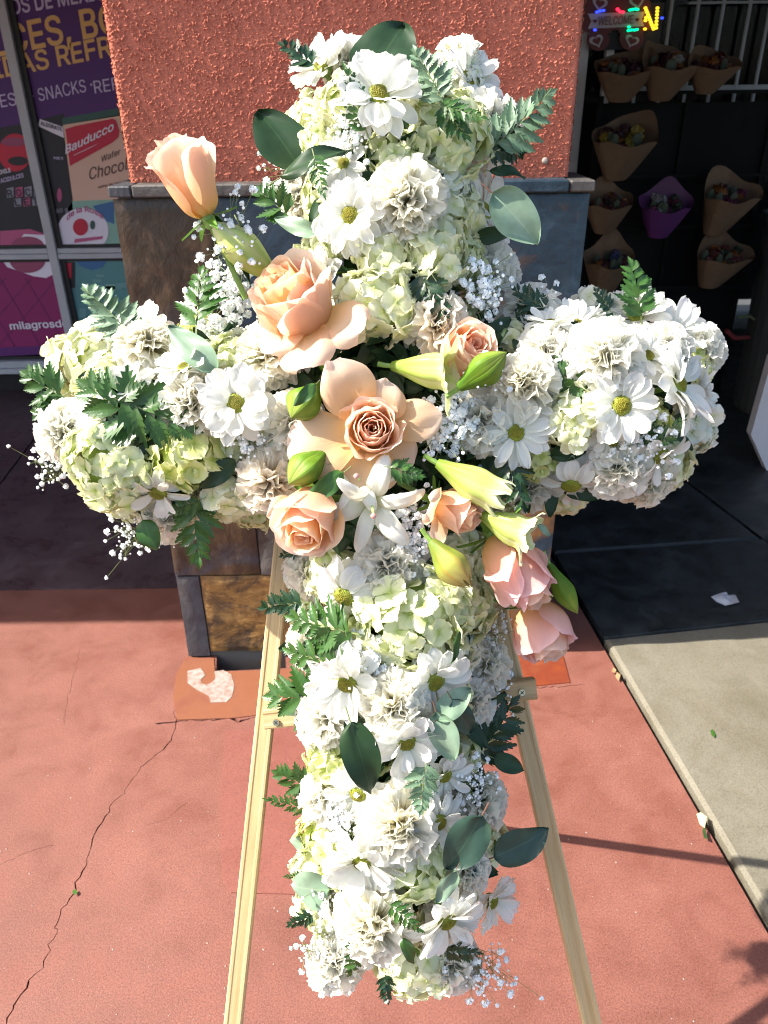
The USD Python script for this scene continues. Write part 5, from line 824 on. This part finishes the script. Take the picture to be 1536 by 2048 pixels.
for k, b, t_, wb, wt, lb, ro, wd in LV: span(k, b, t_, wb, wt, lb, 'leaf', 'leaf', roll=ro, wide=wd)
FE = [('fC', (628, 130), (566, 74), .0, .0, 'dark fern tip at the upper left corner of the head'), ('fB', (732, 260), (688, 130), .085, .1, 'bright fern sprig left of the topmost daisy'), ('fD', (884, 200), (842, 94), .08, .08, 'silvery fern sprig right of the topmost daisy'), ('fB', (880, 212), (970, 230), .09, .1, 'green fern sprig pointing right on the head'), ('fA', (880, 215), (938, 270), .08, .085, 'small fern below the pointing sprig on the head'), ('fD', (990, 290), (1112, 202), .0, .02, 'pale fern standing out right of the head'), ('fC', (985, 262), (1040, 258), .0, .0, 'dark fern leaflets at the right edge of the head'), ('fC', (975, 300), (1050, 312), .0, -.01, 'lower dark fern at the right edge of the head'), ('fB', (628, 312), (648, 388), .08, .085, 'hanging fern sprig above the left head daisy'), ('fE', (575, 430), (510, 372), .0, .0, 'curly fern sprig at the left of the head'), ('fA', (393, 650), (398, 530), .05, .03, 'upright fern sprig above the left arm'), ('fD', (262, 672), (186, 570), .03, .02, 'large silvery fern above the left arm'), ('fD', (268, 672), (288, 640), .02, .0, 'small silvery fern behind the upper left daisy'),
 ('fE', (122, 792), (38, 746), .0, .0, 'fern standing out at the left end of the left arm'), ('fE', (128, 790), (64, 834), .0, .0, 'lower fern at the left end of the left arm'), ('fE', (290, 850), (152, 768), .08, .085, 'big fern pointing up left on the left arm'), ('fA', (240, 800), (382, 860), .085, .095, 'long fern arching right under the left arm daisies'), ('fC', (300, 830), (282, 932), .06, .07, 'dark fern hanging in the left arm gap'), ('fA', (390, 1000), (392, 1128), .03, .03, 'pale green fern hanging below the left arm'), ('fA', (400, 1000), (340, 1026), .04, .04, 'short fern beside the hanging one under the left arm'), ('fC', (1090, 620), (1034, 566), .0, .0, 'dark fern spikes above the right arm beside the head'), ('fC', (1220, 620), (1196, 574), -.02, -.02, 'dark fern tip above the right arm'), ('fA', (1282, 632), (1268, 518), -.02, -.02, 'tall thin fern standing above the right arm'), ('fC', (1012, 910), (1036, 1020), .06, .06, 'dark fern hanging beside the long lily bud'), ('fA', (1190, 768), (1072, 748), .07, .08, 'dim fern between the carnations of the right arm'), ('fA', (1270, 860), (1350, 880), .06, .07, 'green fern below the right arm daisy'), ('fB', (1316, 888), (1372, 832), .07, .075, 'thin dark fern at the end of the right arm'),
 ('fC', (606, 1206), (520, 1208), .0, .0, 'dark fern across the left easel leg'), ('fA', (704, 1266), (572, 1236), .085, .06, 'bright fern over the left edge of the lower bar'), ('fA', (700, 1338), (566, 1304), .08, .05, 'second bright fern over the left edge of the lower bar'), ('fE', (650, 1398), (530, 1398), .03, .02, 'lowest of the three bright ferns by the easel screw'), ('fE', (618, 1572), (546, 1552), .0, .0, 'curly fern at the left edge of the lower bar'), ('fB', (622, 1616), (530, 1604), .0, .0, 'dark pointed fern at the left edge of the lower bar'), ('fD', (852, 1530), (830, 1622), .1, .105, 'silvery fern hanging between the lower bar daisies'), ('fC', (950, 1516), (1046, 1414), .0, .0, 'dark fern arching over the right easel leg'), ('fC', (838, 548), (882, 632), .07, .08, 'dark fern sprig at the bottom of the head'), ('fC', (700, 1430), (724, 1490), .07, .07, 'dark fern behind the big hanging leaf'), ('fC', (890, 1900), (960, 1920), .05, .05, 'dark fern at the lower right of the bar'), ('fC', (770, 1950), (772, 2010), .0, .0, 'dark fern tip under the foot of the bar'), ('fA', (780, 935), (846, 952), .12, .12, 'small fern sprig right under the central rose'), ('fB', (740, 1860), (700, 1960), .09, .06, 'thin fern across the lowest carnations'), ('fC', (600, 1100), (560, 1110), .0, .0, 'small dark fern beside the top of the left easel leg'), ('fB', (610, 1750), (568, 1756), .0, .0, 'tiny fern tip above the round pale leaf'), ('fC', (625, 1830), (574, 1852), .0, .0, 'tiny dark fern tip at the lower left edge'), ('fB', (780, 1810), (846, 1866), .11, .105, 'thin grassy fern over the lowest carnation')]
for k, b, t_, wb, wt, lb in FE: span(k, (b[0] - .06 * (t_[0] - b[0]), b[1] - .06 * (t_[1] - b[1])), (b[0] + 1.07 * (t_[0] - b[0]), b[1] + 1.07 * (t_[1] - b[1])), wb, wt + .006, lb, 'fern', 'fern', roll=.25 * math.sin(b[0] * 1.7), wide=1.22)
GB = [('b0', 725, 268, 100, 'baby breath cluster in the middle of the head'), ('b1', 585, 335, 90, 'baby breath at the left edge of the head'), ('b2', 590, 385, 80, 'baby breath below the left edge of the head'), ('b1', 478, 480, 110, 'baby breath reaching up behind the tall rose bud'), ('b0', 462, 590, 130, 'baby breath left of the large peach rose'), ('b0', 455, 668, 120, 'baby breath low beside the large peach rose'), ('b0', 935, 585, 130, 'baby breath at the lower right of the head'), ('b0', 898, 838, 130, 'dense baby breath right of the central rose'), ('b2', 880, 885, 90, 'baby breath under the dense cluster'), ('b2', 1155, 735, 90, 'baby breath between the right arm carnations'), ('b1', 1270, 885, 120, 'baby breath below the right arm daisy'), ('b0', 812, 1020, 100, 'baby breath beside the open lily'), ('b0', 820, 1085, 100, 'baby breath under the open lily'), ('b0', 742, 1302, 110, 'baby breath above the cream carnation of the lower bar'), ('b1', 985, 1250, 100, 'baby breath in shade at the right of the lower bar'), ('b1', 968, 1385, 110, 'baby breath in shade above the right bar hydrangea'), ('b0', 698, 1638, 100, 'baby breath left of the lower cream carnation'), ('b2', 668, 1796, 80, 'baby breath above the lowest left daisy'), ('b1', 635, 1900, 100, 'baby breath standing out at the lower left'), ('b1', 962, 1925, 110, 'baby breath standing out at the lower right'), ('b1', 122, 940, 90, 'baby breath standing out at the left end'), ('b1', 275, 1065, 90, 'baby breath hanging under the left arm'), ('b1', 930, 1565, 100, 'baby breath right of the lower bar daisies'), ('b2', 505, 888, 70, 'baby breath in the shade under the left arm daisy'), ('b2', 968, 755, 60, 'three baby breath blossoms over the green lily bud'), ('b2', 1075, 600, 60, 'tiny baby breath above the right arm'), ('b2', 338, 1072, 50, 'single baby breath tip under the left arm'), ('b2', 790, 1340, 60, 'small baby breath beside the right bar daisy')]
for k, x, y, d, lb in GB:
    q, n = on_cross(x, y, .0); edge = q[2] < 0; depth = (uvw(q) - CAM) @ FWD; s_ = d / FPX * depth / {'b0': .085, 'b1': .11, 'b2': .06}[k] * 1.25
    if (x, y) in ((478, 480), (968, 755)): q = atw(x, y, .1 if x < 500 else .13); n = np.array([0, 0, 1.0])
    rs = random.Random(x + y); n = unit(n * [.9, .9, 1.0]); inst('baby_breath', K[k], frame(uvw(q - n * .03 * s_), dirw(n), rs.random() * 6.28, s_ * np.array([1, 1, .8])), lb, 'baby breath', 'baby breath sprigs of the flower cross')

# small flowers deep between the named ones and round the sides
FILL = []
def p2px(P):
    d = np.asarray(P) - CAM; z_ = d @ FWD; return 768 + FPX * (d @ RIGHT) / z_, 1024 - FPX * (d @ UPV) / z_
def where(nm, col, reg, x, y):
    """words for the place of a small flower, by what one can find beside it"""
    if reg in ('head', 'low'):
        bands = [(130, 'the top leaf'), (210, 'the topmost daisy'), (300, 'the pale fern'), (390, 'the dark folded leaf'), (470, 'the pale stemmed leaf'), (560, 'the large peach rose'), (640, 'the bottom of the head'), (1000, 'the centre'), (1130, 'the hanging roses'), (1200, 'the dark leg fern'), (1280, 'the lowest pink rose'), (1360, 'the easel cross bar'), (1430, 'the easel screws'), (1500, 'the big hanging leaf'), (1580, 'the tip of the hanging leaf'), (1660, 'the dark round leaf'), (1740, 'the bright eyed low daisy'), (1810, 'the round pale leaf'), (1900, 'the lowest daisy'), (9999, 'the foot of the bar')]
        side = 'left edge' if x < 690 else 'right edge' if x > 890 else 'middle'; lv = next(t for b_, t in bands if y < b_); return f"{col} {nm} at {side} of {'head' if reg == 'head' else 'lower bar'}, level with {lv}"
    bands = [(150, 'the left end'), (230, 'the big fern'), (310, 'the small eyed daisy'), (400, 'the pale leaning leaf'), (480, 'the large open daisy'), (700, 'the lily buds'), (1060, 'the shaded daisy'), (1130, 'the dim fern'), (1200, 'the green cream hydrangea'), (1270, 'the open daisy'), (1350, 'the turned daisy'), (9999, 'the far right end')]
    mid = 850 - .037 * (x - 100); side = 'upper edge' if y < mid - 90 else 'lower edge' if y > mid + 90 else 'middle'; lv = next(t for b_, t in bands if x < b_); return f"{col} {nm} at {side} of {reg} arm, in line with {lv}"
rf = np.random.default_rng(17); NAMES_ = {'head': 'of the head', 'left': 'of the left arm', 'right': 'of the right arm', 'low': 'of the lower bar'}
for a, b, k in SEGS:
    n_ = int(np.linalg.norm(b - a) / .03) + 3
    for i in range(-3, n_ + 3):
        for j in range(-4, 5):
            p = a + (b - a) * (i / n_) + np.array([-(b - a)[1], (b - a)[0]]) / np.linalg.norm(b - a) * j * .0285 + rf.normal(0, .006, 2); ds = [seg(p, *s_[:2]) / (HW * s_[2]) for s_ in SEGS]
            if min(ds) > 1.06 or (ds[0] > 1 and k == 1.0): continue
            w = height(p) - .006 - (.02 * rf.random() if min(ds) > .9 else 0); P3 = uvw([p[0], p[1], w])
            if min(np.linalg.norm(P3 - q) for q in placed) < .046: continue
            if np.linalg.norm(p - atw(760, 870, .08)[:2]) < .16: continue
            near = min(SEGS, key=lambda s_: seg(p, *s_[:2])); d_ = near[1] - near[0]; t_ = np.clip(((p - near[0]) @ d_) / (d_ @ d_), 0, 1); out = p - (near[0] + d_ * t_); n = unit(np.array([out[0], out[1], .06]) * [1, 1, 1] + [0, 0, .03]) if min(ds) > .55 else np.array([0, 0, 1.0])
            reg = ('head' if p[1] > 0 else 'low') if near is SEGS[0] else ('left' if p[0] < 0 else 'right'); kd = rf.choice(['cA', 'hA', 'hA', 'hD', 'hB', 'hE']); nm = 'carnation' if kd[0] == 'c' else 'hydrangea'; col = {'cA': 'white', 'cC': 'white', 'hA': 'cream', 'hD': 'pale', 'hE': 'green', 'hB': 'green'}[kd]
            sc = (.88 if kd[0] == 'c' else .8) * (1 + .1 * rf.normal()); placed.append(P3)
            px_, py_ = p2px(P3); lb = where(nm, col, reg, px_, py_); FILL.append((nm, kd, frame(P3 - dirw(n) * .016, dirw(n), rf.random() * 6.3, sc), lb))
cnt_ = {}
for f_ in FILL: cnt_[f_[3]] = cnt_.get(f_[3], 0) + 1
for nm, kd, m_, lb in FILL: inst(nm, K[kd], m_, lb, nm, GROUPS[nm[0]] if cnt_[lb] == 1 else 'indistinct filler ' + nm + 's, ' + ' '.join(lb.split()[4:])[:60])

# dark foliage that fills the gaps between the flowers: nobody could count it
r = np.random.default_rng(99); vs, fs, uvs, off = [], [], [], 0
for a, b, k in SEGS:
    for _ in range(330):
        p = a + (b - a) * r.random(); d = r.normal(0, 1, 2); d /= np.linalg.norm(d); p2 = p + d * HW * (r.random() ** .5) * .95; w = height(p2) - .018 - .012 * r.random(); L = .028 + .03 * r.random()
        P = petal_strip(L, L * .42, .3 * r.random(), -.6 * r.random(), nt=6, nu=3, cup=.3, tip=2.5, base=.3, wide=.4); n = unit(np.array([d[0] * .5, d[1] * .5, 1]) + r.normal(0, .3, 3)); F = frame(uvw([p2[0], p2[1], w]), dirw(n), r.random() * 6.3)
        v, f = grid(P); vs.append(v @ F[:3, :3].T + F[:3, 3]); fs.append(f + off); off += len(v); uvs.append(guv(6, 3))
obj('filler_foliage', (np.vstack(vs), np.vstack(fs)), LEAF['dark'], '/World', True, 'dark green leaves filling the gaps between the flowers', 'foliage', kind='stuff', uv=np.vstack(uvs))
